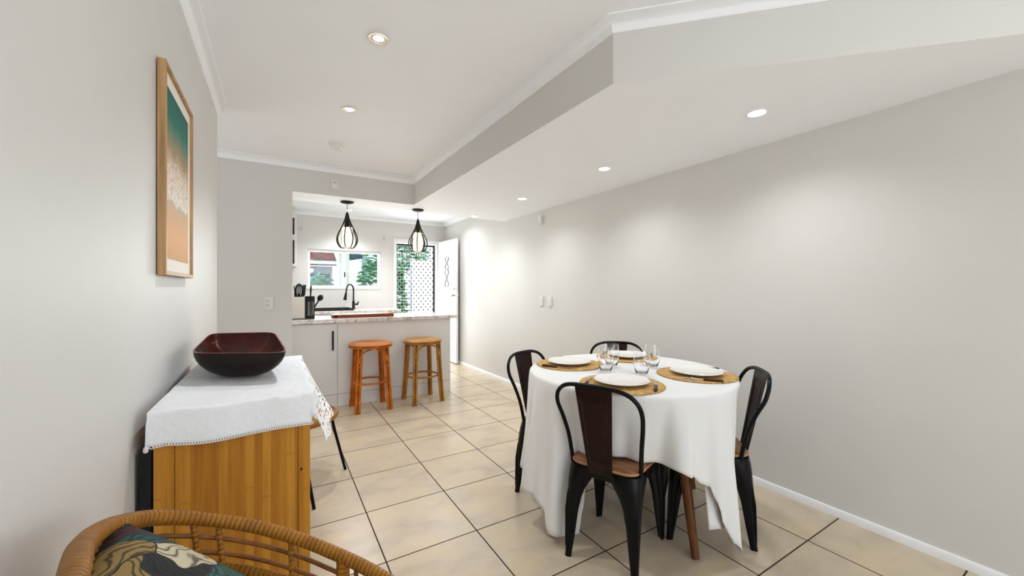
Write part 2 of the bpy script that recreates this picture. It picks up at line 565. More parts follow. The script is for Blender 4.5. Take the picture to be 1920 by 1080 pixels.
class MB:
    def __init__(self):
        self.v, self.f, self.mi, self.uv = [], [], [], []
        self.cur = 0

    def quadface(self, idx, uv=None):
        self.f.append(tuple(idx))
        self.mi.append(self.cur)
        self.uv.append(uv)

    def box(self, x0, x1, y0, y1, z0, z1, M4=None):
        b = len(self.v)
        for z in (z0, z1):
            for x, y in ((x0, y0), (x1, y0), (x1, y1), (x0, y1)):
                p = Vector((x, y, z))
                self.v.append(M4 @ p if M4 else p)
        for q in ((3, 2, 1, 0), (4, 5, 6, 7), (0, 1, 5, 4), (1, 2, 6, 5), (2, 3, 7, 6), (3, 0, 4, 7)):
            self.quadface([b + i for i in q])
        return self

    def prism(self, poly, z0, z1, mats=None):
        """poly counter-clockwise; mats = (side, bottom, top)"""
        b = len(self.v)
        n = len(poly)
        for z in (z0, z1):
            for x, y in poly:
                self.v.append(Vector((x, y, z)))
        c = self.cur
        for i in range(n):
            j = (i + 1) % n
            self.cur = mats[0] if mats else c
            self.quadface([b + i, b + j, b + n + j, b + n + i])
        self.cur = mats[1] if mats else c
        self.quadface([b + n - 1 - i for i in range(n)])
        self.cur = mats[2] if mats else c
        self.quadface([b + n + i for i in range(n)])
        self.cur = c
        return self

    def tube(self, pts, r, seg=8, closed=False, cap=True, flat=None, vscale=1.0):
        pts = [Vector(p) for p in pts]
        n = len(pts)
        rr = r if isinstance(r, (list, tuple)) else [r] * n
        b = len(self.v)
        T = []
        for i in range(n):
            if closed:
                t = pts[(i + 1) % n] - pts[i - 1]
            else:
                t = pts[min(i + 1, n - 1)] - pts[max(i - 1, 0)]
            T.append(t.normalized())
        up = Vector((0, 0, 1))
        if abs(T[0].dot(up)) > 0.9:
            up = Vector((0, 1, 0))
        nrm = (up - T[0] * up.dot(T[0])).normalized()
        L = 0
        Ls = []
        for i in range(n):
            if i:
                L += (pts[i] - pts[i - 1]).length
                nrm = (nrm - T[i] * nrm.dot(T[i])).normalized()
            Ls.append(L)
            bi = T[i].cross(nrm)
            for k in range(seg):
                a = 2 * PI * k / seg
                fx = flat if flat else 1
                self.v.append(pts[i] + nrm * cos(a) * rr[i] + bi * sin(a) * rr[i] * fx)
        m = n if closed else n - 1
        for i in range(m):
            j = (i + 1) % n
            for k in range(seg):
                k2 = (k + 1) % seg
                l1 = Ls[i]
                l2 = Ls[j] if j else L + (pts[0] - pts[-1]).length
                a1, a2 = k / seg * 0.1, (k + 1) / seg * 0.1
                self.quadface([b + i * seg + k, b + i * seg + k2, b + j * seg + k2, b + j * seg + k],
                              [(l1, a1), (l1, a2), (l2, a2), (l2, a1)])
        if cap and not closed:
            self.quadface([b + k for k in range(seg)][::-1])
            self.quadface([b + (n - 1) * seg + k for k in range(seg)])
        return self

    def lathe(self, prof, c=(0, 0, 0), seg=24, M4=None, capb=True, capt=True):
        b = len(self.v)
        n = len(prof)
        for r, z in prof:
            for k in range(seg):
                a = 2 * PI * k / seg
                p = Vector((r * cos(a), r * sin(a), z))
                if M4:
                    p = M4 @ p
                self.v.append(p + Vector(c))
        for i in range(n - 1):
            for k in range(seg):
                k2 = (k + 1) % seg
                self.quadface([b + i * seg + k, b + i * seg + k2, b + (i + 1) * seg + k2, b + (i + 1) * seg + k])
        if capb:
            self.quadface([b + k for k in range(seg)][::-1])
        if capt:
            self.quadface([b + (n - 1) * seg + k for k in range(seg)])
        return self

    def loft(self, rings, closed=True, cap=True):
        """rings: list of equally long point lists"""
        b = len(self.v)
        n = len(rings)
        k0 = len(rings[0])
        for rg in rings:
            for p in rg:
                self.v.append(Vector(p))
        for i in range(n - 1):
            for k in range(k0 if closed else k0 - 1):
                k2 = (k + 1) % k0
                self.quadface([b + i * k0 + k, b + i * k0 + k2, b + (i + 1) * k0 + k2, b + (i + 1) * k0 + k])
        if cap and closed:
            self.quadface([b + k for k in range(k0)][::-1])
            self.quadface([b + (n - 1) * k0 + k for k in range(k0)])
        return self

    def grid(self, fn, nu, nv, uvs=(1, 1)):
        b = len(self.v)
        for i in range(nu + 1):
            for j in range(nv + 1):
                self.v.append(Vector(fn(i / nu, j / nv)))
        for i in range(nu):
            for j in range(nv):
                a = b + i * (nv + 1) + j
                q = [(i, j), (i + 1, j), (i + 1, j + 1), (i, j + 1)]
                self.quadface([a, a + nv + 1, a + nv + 2, a + 1], [(x / nu * uvs[0], y / nv * uvs[1]) for x, y in q])
        return self

    def ball(self, c, r, seg=12, rings=8, sc=(1, 1, 1)):
        pr = [(max(1e-4, sin(PI * i / rings)) * r, -cos(PI * i / rings) * r) for i in range(rings + 1)]
        return self.lathe(pr, c, seg, Matrix.Diagonal((*sc, 1)))

    def build(self, name, mat, parent=None, smooth=True, bevel=0, angle=40, solid=0, sub=0):
        off = world_loc(parent) if parent else Vector((0, 0, 0))
        me = bpy.data.meshes.new(name)
        me.from_pydata([tuple(Vector(v) - off) for v in self.v], [], self.f)
        mats = mat if isinstance(mat, (list, tuple)) else [mat]
        for m in mats:
            me.materials.append(M[m])
        for i, p in enumerate(me.polygons):
            p.material_index = min(self.mi[i], len(mats) - 1)
            p.use_smooth = smooth
        if any(self.uv):
            ul = me.uv_layers.new(name='UVMap')
            for i, p in enumerate(me.polygons):
                if self.uv[i]:
                    for q, li in enumerate(p.loop_indices):
                        ul.data[li].uv = self.uv[i][q]
        me.validate()
        o = bpy.data.objects.new(name, me)
        COL.objects.link(o)
        if parent:
            o.parent = parent
        if solid:
            s = o.modifiers.new('solid', 'SOLIDIFY')
            s.thickness = solid
            s.offset = 0
        if bevel:
            bv = o.modifiers.new('bevel', 'BEVEL')
            bv.width = bevel
            bv.segments = 2
            bv.limit_method = 'ANGLE'
        if sub:
            sm = o.modifiers.new('sub', 'SUBSURF')
            sm.levels = sub
            sm.render_levels = sub
        if smooth:
            me.set_sharp_from_angle(angle=R(angle))
        return o


def tag(o, label=None, cat=None, group=None, kind=None):
    if label:
        o['label'] = label
    if cat:
        o['category'] = cat
    if group:
        o['group'] = group
    if kind:
        o['kind'] = kind
    return o


def thing(name, label, cat, loc=(0, 0, 0), group=None, kind=None):
    o = bpy.data.objects.new(name, None)
    COL.objects.link(o)
    o.location = loc
    o.empty_display_size = 0.05
    return tag(o, label, cat, group, kind)


def copy_tree(o, parent=None):
    c = o.copy()
    COL.objects.link(c)
    c.parent = parent
    for ch in [q for q in bpy.data.objects if q.parent == o]:
        copy_tree(ch, c)
    return c


def struct(o, label, cat='wall'):
    o['kind'] = 'structure'
    o['label'] = label
    o['category'] = cat
    return o


def cr_spline(P, per=8, closed=False):
    P = [Vector(p) for p in P]
    n = len(P)
    out = []
    rng = n if closed else n - 1
    for i in range(rng):
        if closed:
            p0, p1, p2, p3 = P[i - 1], P[i], P[(i + 1) % n], P[(i + 2) % n]
        else:
            p0, p1, p2, p3 = P[max(i - 1, 0)], P[i], P[i + 1], P[min(i + 2, n - 1)]
        for k in range(per):
            t = k / per
            out.append(0.5 * ((2 * p1) + (p2 - p0) * t + (2 * p0 - 5 * p1 + 4 * p2 - p3) * t * t + (3 * p1 - p0 - 3 * p2 + p3) * t ** 3))
    if not closed:
        out.append(P[-1])
    return out


def interp(keys, x):
    if x <= keys[0][0]:
        return keys[0][1]
    for (a, va), (b, vb) in zip(keys, keys[1:]):
        if x <= b:
            t = (x - a) / (b - a)
            t = t * t * (3 - 2 * t)
            return va + (vb - va) * t
    return keys[-1][1]


# ------------------------------------------------------------ the room
XL, XR = -0.3287, 2.64
YB, YH, YK, YS, YF = -3.4, 3.19, 4.188, 4.577, 6.77
XP, XBK = 0.133, 1.283
ZL, ZC, TH = 2.161, 2.44, 0.10
ZT = ZC + 0.06

f = MB().box(-1.7, XR + TH, YB - 0.1, YF + 0.13, -0.06, 0).box(XR + TH, 5.7, YB - 0.1, 0, -0.06, 0).build('floor', 'tile', smooth=False)
struct(f, 'cream travertine-look square floor tiles with dark grout lines', 'floor')
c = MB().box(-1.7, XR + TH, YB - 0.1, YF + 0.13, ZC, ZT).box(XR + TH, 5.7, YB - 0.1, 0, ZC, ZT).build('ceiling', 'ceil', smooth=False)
struct(c, 'flat white painted ceiling over dining area and kitchen', 'ceiling')
o = MB().box(XR, XR + TH, -0.10, YF + 0.13, 0, ZC).build('wall_right', 'wall', smooth=False)
struct(o, 'long plain warm grey wall behind the dining table', 'wall')
o = MB().box(XL - TH, XL, YB, YH, 0, ZC).build('wall_left', 'wall', smooth=False)
struct(o, 'warm grey wall with the framed beach print', 'wall')
o = MB().box(-1.7, -1.6, YH - 0.1, YS, 0, ZC).build('wall_hall', 'wall', smooth=False)
struct(o, 'end wall of the side hall', 'wall')
o = MB().box(-1.6, XL - TH, YH - 0.1, YH, 0, ZC).build('wall_hall_side', 'wall', smooth=False)
struct(o, 'wall of the side hall', 'wall')
o = MB().box(-1.6, XP, YK, YS, 0, ZL).build('wall_kitchen', 'wall', smooth=False)
struct(o, 'warm grey wall beside the kitchen opening with a power outlet', 'wall')
o = MB().box(XL - 0.15, XL - 0.02, YS, YF, 0, ZC).build('wall_kitchen_left', 'wall', smooth=False)
struct(o, 'left wall inside the kitchen', 'wall')
# lowered ceiling slab with the mitred corner
mb = MB()
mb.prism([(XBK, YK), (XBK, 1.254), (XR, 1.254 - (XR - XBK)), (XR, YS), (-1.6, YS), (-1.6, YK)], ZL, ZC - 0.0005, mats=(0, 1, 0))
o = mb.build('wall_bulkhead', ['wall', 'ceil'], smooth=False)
struct(o, 'lowered bulkhead with grey sides and pale underside carrying four downlights', 'wall')
mb = MB()
mb.box(5.6, 5.7, YB, -3.2, 0, ZC).box(5.6, 5.7, -0.3, 0, 0, ZC).box(5.6, 5.7, -3.2, -0.3, 0, 0.3).box(5.6, 5.7, -3.2, -0.3, 2.3, ZC)
mb.box(XR + TH, 5.6, -0.10, 0, 0, ZC)
struct(mb.build('wall_living', 'wall', smooth=False), 'unseen living area walls with an opening added for side light')
# back wall with wide glazed opening (behind the camera)
mb = MB()
mb.box(XL, -0.2, YB - 0.1, YB, 0, ZC).box(2.4, 5.6, YB - 0.1, YB, 0, ZC).box(-0.2, 2.4, YB - 0.1, YB, 2.3, ZC)
struct(mb.build('wall_back', 'wall', smooth=False), 'wall around the glazed doors', 'wall')
# far wall with window and door openings
wx0, wx1, wz0, wz1 = 0.42, 1.515, 1.268, 1.868
dx0, dx1, dz1 = 1.765, 2.50, 2.055
mb = MB()
mb.box(XL - 0.02, wx0, YF, YF + 0.13, 0, ZC).box(wx0, wx1, YF, YF + 0.13, 0, wz0).box(wx0, wx1, YF, YF + 0.13, wz1, ZC)
mb.box(wx1, dx0, YF, YF + 0.13, 0, ZC).box(dx0, dx1, YF, YF + 0.13, dz1, ZC).box(dx1, XR, YF, YF + 0.13, 0, ZC)
struct(mb.build('wall_far', 'wall', smooth=False), 'far kitchen wall with window and back door', 'wall')


def sweep(path, prof, name, mat, label, closed=False, cat='trim'):
    """profile (offset into the room, z) swept along a path whose room side is on the right"""
    n = len(path)
    rings = []
    for i in range(n):
        p = Vector(path[i])
        a = (p - Vector(path[i - 1])).normalized() if (i or closed) else None
        b = (Vector(path[(i + 1) % n]) - p).normalized() if (i < n - 1 or closed) else None
        a = a or b
        b = b or a
        na, nb = Vector((a.y, -a.x)), Vector((b.y, -b.x))
        mdir = (na + nb).normalized()
        k = 1 / max(0.2, mdir.dot(na))
        rings.append([(p.x + mdir.x * k * u, p.y + mdir.y * k * u, z) for u, z in prof])
    if closed:
        rings.append(rings[0])
    mb = MB().loft([r[::-1] for r in rings], cap=not closed)
    return struct(mb.build(name, mat, smooth=True, angle=35), label, cat)


cs = 0.057
prof = [(0.0, ZC - cs), (0.006, ZC - cs), (0.009, ZC - cs + 0.004)]
for k in range(7):
    a = PI / 2 * k / 6
    prof.append((0.009 + 0.042 * (1 - cos(a)), ZC - cs + 0.006 + 0.043 * sin(a)))
prof += [(cs - 0.002, ZC - 0.007), (cs, ZC - 0.006), (cs, ZC), (0, ZC)]
sweep([(XL, YB), (XL, YH), (-1.6, YH), (-1.6, YK), (XBK, YK), (XBK, 1.254), (XR, 1.254 - (XR - XBK) + 0.0)], prof, 'trim_1', 'cornice', 'white cove cornice around the dining ceiling', cat='cornice')
sweep([(XL - 0.02, YS), (XL - 0.02, YF), (XR, YF), (XR, YS)], prof, 'trim_2', 'cornice', 'white cove cornice around the kitchen ceiling', closed=True, cat='cornice')
bprof = [(0, 0.0), (0.014, 0.0), (0.014, 0.034), (0.009, 0.042), (0, 0.043)]
sweep([(XR, YF), (XR, -0.1)], bprof, 'baseboard_right', 'trim', 'low white skirting along the long right wall', cat='skirting')
sweep([(XL, YB), (XL, YH), (XL - TH, YH)], bprof, 'baseboard_left', 'trim', 'low white skirting along the left wall', cat='skirting')
sweep([(-1.6, YK), (XP, YK)], bprof, 'baseboard_kitchen', 'trim', 'low white skirting under the outlet', cat='skirting')

# window 1
t = thing('window_1', 'aluminium sliding kitchen window above the sink', 'window', ((wx0 + wx1) / 2, YF + 0.06, wz0), kind='structure')
mb = MB()
fw = 0.035
ya, yb = YF + 0.03, YF + 0.10
mb.box(wx0, wx0 + fw, ya, yb, wz0, wz1).box(wx1 - fw, wx1, ya, yb, wz0, wz1)
mb.box(wx0 + fw, wx1 - fw, ya, yb, wz0, wz0 + fw).box(wx0 + fw, wx1 - fw, ya, yb, wz1 - fw, wz1)
mb.box(0.925, 0.975, ya, yb, wz0 + fw, wz1 - fw)
mb.build('window_frame', 'trim', t, smooth=False, bevel=0.003)
MB().box(wx0 - 0.005, wx1 + 0.005, YF - 0.012, YF + 0.03, wz0 - 0.02, wz0).build('window_sill', 'trim', t, smooth=False, bevel=0.003)
MB().box(wx0 + fw, 0.925, ya + 0.02, ya + 0.026, wz0 + fw, wz1 - fw).build('pane', 'pane', t, smooth=False)
MB().box(0.975, wx1 - fw, ya + 0.035, ya + 0.041, wz0 + fw, wz1 - fw).build('pane', 'pane', t, smooth=False)
mb = MB().box(0.944, 0.962, ya - 0.014, ya, 1.44, 1.52).box(0.948, 0.958, ya - 0.03, ya - 0.014, 1.455, 1.50)
mb.build('latch', 'black_matt', t, smooth=False, bevel=0.002)

# architrave of back door
mb = MB()
mb.box(dx0 - 0.045, dx0 + 0.01, YF - 0.015, YF + 0.0, 0, dz1 + 0.055).box(dx1 - 0.01, dx1 + 0.045, YF - 0.015, YF, 0, dz1 + 0.055)
mb.box(dx0 + 0.01, dx1 - 0.01, YF - 0.015, YF, dz1 - 0.01, dz1 + 0.055)
mb.box(dx0, dx0 + 0.012, YF, YF + 0.12, 0, dz1).box(dx1 - 0.012, dx1, YF, YF + 0.12, 0, dz1).box(dx0 + .012, dx1 - .012, YF, YF + 0.12, dz1 - 0.02, dz1)
struct(mb.build('trim_3', 'trim', smooth=False, bevel=0.003), 'white architrave around the back door opening', 'door frame')

# screen door
t = thing('door_1', 'closed security screen door with a diamond grille', 'door', (2.13, YF + 0.09, 0), kind='structure')
sx0, sx1, sz0, sz1 = dx0 + 0.014, dx1 - 0.016, 0.01, dz1 - 0.022
fy0, fy1 = YF + 0.075, YF + 0.105
mb = MB()
fr = 0.026
mb.box(sx0, sx0 + fr, fy0, fy1, sz0, sz1).box(sx1 - fr, sx1, fy0, fy1, sz0, sz1)
mb.box(sx0 + fr, sx1 - fr, fy0, fy1, sz1 - fr, sz1).box(sx0 + fr, sx1 - fr, fy0, fy1, sz0, sz0 + 0.08)
mb.build('screen_frame', 'black_matt', t, smooth=False, bevel=0.002)
mb = MB()
gx0, gx1, gz0, gz1 = sx0 + fr, sx1 - fr, sz0 + 0.08, sz1 - fr
px_, pz_ = 0.086, 0.104
yy = (fy0 + fy1) / 2


def clip_seg(x0, z0, x1, z1):
    dx, dz = x1 - x0, z1 - z0
    t0, t1 = 0.0, 1.0
    for p, q in ((-dx, x0 - gx0), (dx, gx1 - x0), (-dz, z0 - gz0), (dz, gz1 - z0)):
        if abs(p) < 1e-9:
            if q < 0:
                return None
            continue
        r_ = q / p
        if p < 0:
            t0 = max(t0, r_)
        else:
            t1 = min(t1, r_)
    if t0 >= t1:
        return None
    return (x0 + dx * t0, z0 + dz * t0, x0 + dx * t1, z0 + dz * t1)


H_ = gz1 - gz0
for sgn in (1, -1):
    k = -40
    while k < 60:
        xs = gx0 + k * px_
        seg_ = clip_seg(xs, gz0, xs + sgn * H_ * px_ / pz_, gz1)
        if seg_:
            mb.tube([(seg_[0], yy + sgn * 0.002, seg_[1]), (seg_[2], yy + sgn * 0.002, seg_[3])], 0.0032, 4)
        k += 1
grl = mb.build('diamond_grille', 'grille', t, smooth=False)
mb = MB()
nz_ = int(H_ / (pz_ / 2)) + 1
for j in range(nz_):
    z = gz0 + j * pz_ / 2
    i = 0
    while True:
        x = gx0 + (i + (0.5 if j % 2 else 0)) * px_
        if x > gx1 - 0.004:
            break
        if x > gx0 + 0.004 and gz0 < z < gz1 - 0.004:
            mb.lathe([(0.0001, -0.005), (0.014, -0.005), (0.014, 0.005), (0.0001, 0.005)], (0, 0, 0), 4, Matrix.Translation((x, yy, z)) @ Matrix.Rotation(PI / 2, 4, 'X'), False, False)
        i += 1
mb.build('grille_rosettes', 'grille_node', grl, smooth=False)
mb = MB().box(sx0 + 0.002, sx0 + 0.026, fy0 - 0.014, fy0, 0.93, 1.10)
mb.tube([(sx0 + 0.014, fy0 - 0.012, 1.03), (sx0 + 0.014, fy0 - 0.045, 1.03), (sx0 + 0.12, fy0 - 0.045, 1.02)], 0.008, 8)
mb.build('door_handle', 'black_matt', t, bevel=0.002)

# open entry door leaf
t = thing('door_2', 'white panelled door standing open against the right wall', 'door', (2.535, 6.74, 0.012), kind='structure')
L = 0.74
a_ = math.atan2(-(6.74 - 6.0), (2.568 - 2.535))
dm = Matrix.Translation((2.535, 6.74, 0.012)) @ Matrix.Rotation(a_, 4, 'Z')
# local: x along leaf, -y faces... leaf thickness 0.035
DZ = 2.075
mb = MB()
mb.box(0, L, -0.018, 0.018, 0, DZ, dm)
mb.build('door_leaf', 'white_door', t, smooth=False, bevel=0.002)
sg = -1   # visible face side
for s_ in (-1, 1):
    mb = MB()
    y0, y1 = (0.018, 0.024) if s_ > 0 else (-0.024, -0.018)
    for k in range(9):
        mb.box(0.14 + k * 0.052, 0.14 + k * 0.052 + 0.044, y0, y1, 0.16, 0.86, dm)
    mb.build('beaded_panel', 'white_door', t, smooth=False, bevel=0.002)
    mb = MB()
    for (u0, u1, v0, v1) in ((0.13, 0.15, 1.08, 1.95), (0.59, 0.61, 1.08, 1.95), (0.15, 0.59, 1.08, 1.10), (0.15, 0.59, 1.93, 1.95)):
        mb.box(u0, u1, y0, y1, v0, v1, dm)
    mb.build('panel_moulding', 'white_door', t, smooth=False, bevel=0.002)
    mb = MB()
    for (cz, hh) in ((1.68, 0.11), (1.42, 0.15)):
        pts = []
        for q in range(20):
            an = 2 * PI * q / 20
            pts.append(dm @ Vector((0.37 + 0.07 * sin(2 * an), y1 if s_ > 0 else y0, cz + hh * cos(an))))
        mb.tube(pts, 0.007, 6, closed=True)
    mb.build('leadlight_motif', 'door_glass_lead', t)
    mb = MB()
    e = 1 if s_ > 0 else -1
    b0 = e * 0.018
    for cz in (1.235, 1.13):
        mb.lathe([(0.001, 0), (0.028, 0.0), (0.028, 0.008), (0.012, 0.012), (0.012, 0.03), (0.001, 0.032)], seg=16,
                 M4=dm @ Matrix.Translation((0.67, b0, cz)) @ Matrix.Rotation(-e * PI / 2, 4, 'X'))
    mb.ball(tuple(dm @ Vector((0.67, e * 0.058, 1.13))), 0.026, sc=(1, 1, 1))
    mb.build('door_knob', 'chrome', t)
print('room done')

# ------------------------------------------------------------ outside
o = MB().box(-3, 8, YF + 0.13, 22, -0.15, -0.05).build('garden_ground', 'concrete', smooth=False)
tag(struct(o, 'pale concrete yard outside the kitchen', 'ground'))
o = MB().box(2.62, 6.5, 8.7, 8.85, -0.05, 1.9).build('boundary_wall', 'sage', smooth=False, bevel=0.01)
tag(o, 'white rendered boundary wall seen through the screen door', 'wall')
t = thing('neighbour_house', 'neighbouring house with a red-brown roof seen through the left window pane', 'house', (0.6, 13, -0.05))
MB().box(-2.2, 1.42, 12.5, 14.5, -0.05, 1.90).build('wall', 'lilac', t, smooth=False)
mb = MB()
mb.loft([[(-2.6, 11.9, 1.98), (-2.6, 12.1, 1.90), (-2.6, 14.8, 2.05), (-2.6, 13.6, 2.7)], [(1.48, 11.9, 1.98), (1.48, 12.1, 1.90), (1.48, 14.8, 2.05), (1.48, 13.6, 2.7)]])
mb.build('roof', 'roof_red', t, smooth=False)
MB().box(-2.6, 1.48, 11.86, 11.90, 1.93, 2.02).build('fascia', 'white_plastic', t, smooth=False)
MB().box(0.3, 1.35, 12.46, 12.50, 1.55, 1.68).build('window', 'roof_dark', t, smooth=False)
o = MB().box(1.09, 1.26, 8.35, 8.5, -0.05, 2.8).build('patio_post', 'post_ext', smooth=False, bevel=0.01)
tag(o, 'cream patio post standing outside the kitchen window', 'post')
t = thing('patio_awning', 'small dark awning outside the right half of the kitchen window', 'awning', (1.75, 10.3, -0.05))
mb = MB()
mb.loft([[(1.42, 10.3, 1.92), (1.42, 11.2, 2.35), (1.42, 11.2, 2.40), (1.42, 10.3, 2.12)], [(1.85, 10.3, 2.00), (1.85, 11.2, 2.35), (1.85, 11.2, 2.40), (1.85, 10.3, 2.09)]])
mb.build('canopy', 'roof_dark', t, smooth=False)
MB().box(1.88, 1.98, 10.4, 10.5, -0.05, 2.15).build('post', 'lilac', t, smooth=False)


def shrub(loc, rx, ry, rz, n, mat, label, leaf=0.09):
    t = thing('garden_shrub', label, 'shrub', (loc[0], loc[1], -0.05), 'shrubs in the garden')
    mb = MB()
    for i in range(n):
        u = Vector((random.gauss(0, 1), random.gauss(0, 1), random.gauss(0, 1))).normalized()
        rr_ = 0.55 + 0.45 * random.random()
        p = Vector((loc[0] + u.x * rx * rr_, loc[1] + u.y * ry * rr_, loc[2] + u.z * rz * rr_))
        q = Matrix.Rotation(random.uniform(0, 6.28), 3, 'Z') @ Matrix.Rotation(random.uniform(-1, 1), 3, 'X')
        s_ = leaf * random.uniform(0.6, 1.3)
        a = q @ Vector((s_, 0, 0))
        b_ = q @ Vector((0, s_ * 0.35, s_ * 0.1))
        k = len(mb.v)
        mb.v += [p - a, p + b_, p + a, p - b_]
        mb.quadface([k, k + 1, k + 2, k + 3])
    mb.build('foliage', mat, t, smooth=False)
    MB().tube([(loc[0], loc[1], -0.05), (loc[0], loc[1], loc[2])], [0.04, 0.02], 6).build('stem', 'stem', t)
    return t


shrub((1.86, 9.2, 1.25), 0.32, 0.3, 0.85, 900, 'leaf_a', 'tall mint-green shrub filling the right edge of the kitchen window')
shrub((0.85, 9.6, 1.0), 0.42, 0.3, 0.62, 800, 'leaf_a', 'low pale shrub along the bottom of the left window pane')
shrub((2.02, 8.0, 1.0), 0.28, 0.28, 1.05, 1100, 'leaf_b', 'dense green shrub behind the left side of the screen door')
shrub((2.75, 9.9, 2.1), 0.75, 0.4, 0.5, 900, 'leaf_a', 'light green crown rising over the white boundary wall')
print('outside done')

# ------------------------------------------------------------ lights in the ceiling
def downlight(name, loc, label, group, warm):
    x, y, z = loc
    t = thing(name, label, 'downlight', (x, y, z), group)
    if warm:
        MB().lathe([(0.036, -0.001), (0.046, -0.001), (0.05, -0.004), (0.047, -0.008), (0.038, -0.006), (0.036, -0.002)], (x, y, z), 28, capb=False, capt=False).build('trim_ring', 'brass', t)
        MB().lathe([(0.036, -0.002), (0.028, -0.0035), (0.024, -0.0025)], (x, y, z), 28, capb=False, capt=False).build('reflector', 'reflector', t)
        MB().lathe([(0.001, -0.0045), (0.022, -0.004), (0.024, -0.002)], (x, y, z), 24, capb=False, capt=False).build('lens', 'bulb', t)
    else:
        MB().lathe([(0.040, -0.001), (0.050, -0.001), (0.052, -0.003), (0.049, -0.006), (0.042, -0.005), (0.040, -0.002)], (x, y, z), 28, capb=False, capt=False).build('trim_ring', 'white_plastic', t)
        MB().lathe([(0.001, -0.0045), (0.038, -0.004), (0.041, -0.002)], (x, y, z), 24, capb=False, capt=False).build('lens', 'bulb', t)
    return t


for i, (y, wh) in enumerate(((1.916, 'nearest the camera'), (2.778, 'between the first downlight and the smoke alarm'))):
    downlight('downlight', (0.418, y, ZC), 'round brass-rimmed downlight in the high ceiling, ' + wh, 'downlights in the high ceiling', True)
    lamp('bulb_light', 'SPOT', (0.418, y, ZC - 0.02), (0, 0, 0), 31, (0.93, 0.965, 1.0), 0.03, spot_size=R(110), spot_blend=0.8)
for y, wh in ((1.075, 'largest and nearest, above the dining table edge'), (2.173, 'second along the row'), (3.322, 'third along the row'), (4.425, 'smallest and farthest, beside the right-hand pendant')):
    downlight('downlight', (2.13, y, ZL), 'white round downlight in the lowered ceiling, ' + wh, 'row of downlights in the lowered ceiling', False)
    lamp('bulb_light', 'SPOT', (2.13, y, ZL - 0.02), (0, 0, 0), 21, (0.955, 0.975, 1.0), 0.05, spot_size=R(145), spot_blend=1.0)
downlight('downlight', (0.953, 6.334, ZC), 'white kitchen ceiling downlight glimpsed beside the left pendant cord', None, False)
lamp('bulb_light', 'SPOT', (0.953, 6.334, ZC - 0.02), (0, 0, 0), 34, (0.97, 0.98, 1.0), 0.03, spot_size=R(120), spot_blend=0.8)

for kx, ky in ((2.13, 5.57), (0.95, 5.45)):  # two unseen downlights added to brighten the kitchen
    downlight('downlight', (kx, ky, ZC), 'added white kitchen downlight, unseen, brightening the kitchen from above the ' + ('doorway aisle' if kx > 2 else 'kitchen floor'), None, False)
    lamp('bulb_light', 'SPOT', (kx, ky, ZC - 0.02), (0, 0, 0), 24 if kx > 2 else 46, (0.97, 0.98, 1.0), 0.05, spot_size=R(150), spot_blend=0.6)

# smoke alarm
t = thing('smoke_alarm', 'round white smoke alarm on the high ceiling', 'smoke alarm', (0.433, 3.506, ZC))
MB().lathe([(0.001, -0.034), (0.035, -0.034), (0.048, -0.026), (0.050, -0.016)], (0.433, 3.506, ZC), 28, capt=False).build('cover', 'white_plastic', t)
MB().lathe([(0.046, -0.016), (0.060, -0.012), (0.061, 0)], (0.433, 3.506, ZC), 28).build('base', 'white_plastic', t)
MB().lathe([(0.001, -0.036), (0.006, -0.036), (0.007, -0.033)], (0.445, 3.49, ZC), 10, capt=False).build('test_button', 'plate_plastic', t)

# chime box over the opening
t = thing('door_chime', 'small rectangular white box on the beam above the left pendant', 'wall box', (0.494, YK, 2.218))
MB().box(0.458, 0.530, YK - 0.022, YK, 2.218, 2.322).build('cover', 'plate_plastic', t, smooth=False, bevel=0.004)
MB().lathe([(0.001, 0), (0.005, 0), (0.005, 0.003), (0.001, 0.003)], seg=10, M4=Matrix.Translation((0.494, YK - 0.022, 2.29)) @ Matrix.Rotation(PI / 2, 4, 'X')).build('indicator', 'dark_slot', t)
MB().box(0.475, 0.513, YK - 0.0235, YK - 0.022, 2.24, 2.265).build('grille_slot', 'white_plastic', t, smooth=False)

# power outlet on kitchen wall
ox, oz = -0.054, 1.12
t = thing('power_outlet', 'vertical white power outlet beside the kitchen opening', 'outlet', (ox, YK, oz - 0.06))
MB().box(ox - 0.036, ox + 0.036, YK - 0.010, YK, oz - 0.06, oz + 0.06).build('face_plate', 'plate_plastic', t, smooth=False, bevel=0.003)
for dz in (-0.018, 0.022):
    MB().box(ox - 0.006, ox - 0.003, YK - 0.012, YK - 0.010, oz + dz - 0.008, oz + dz + 0.006).box(ox - 0.020, ox - 0.017, YK - 0.012, YK - 0.010, oz + dz - 0.008, oz + dz + 0.006).build('socket_slots', 'dark_slot', t, smooth=False)
    MB().box(ox + 0.010, ox + 0.024, YK - 0.015, YK - 0.010, oz + dz - 0.009, oz + dz + 0.009).build('switch', 'white_plastic', t, smooth=False, bevel=0.002)


def wall_plate(y0, y1, z0, z1, name, label, cat, depth=0.012, group=None):
    ym, zm = (y0 + y1) / 2, (z0 + z1) / 2
    t = thing(name, label, cat, (XR, ym, z0), group)
    MB().box(XR - depth, XR, y0, y1, z0, z1).build('cover', 'plate_plastic', t, smooth=False, bevel=0.004)
    return t


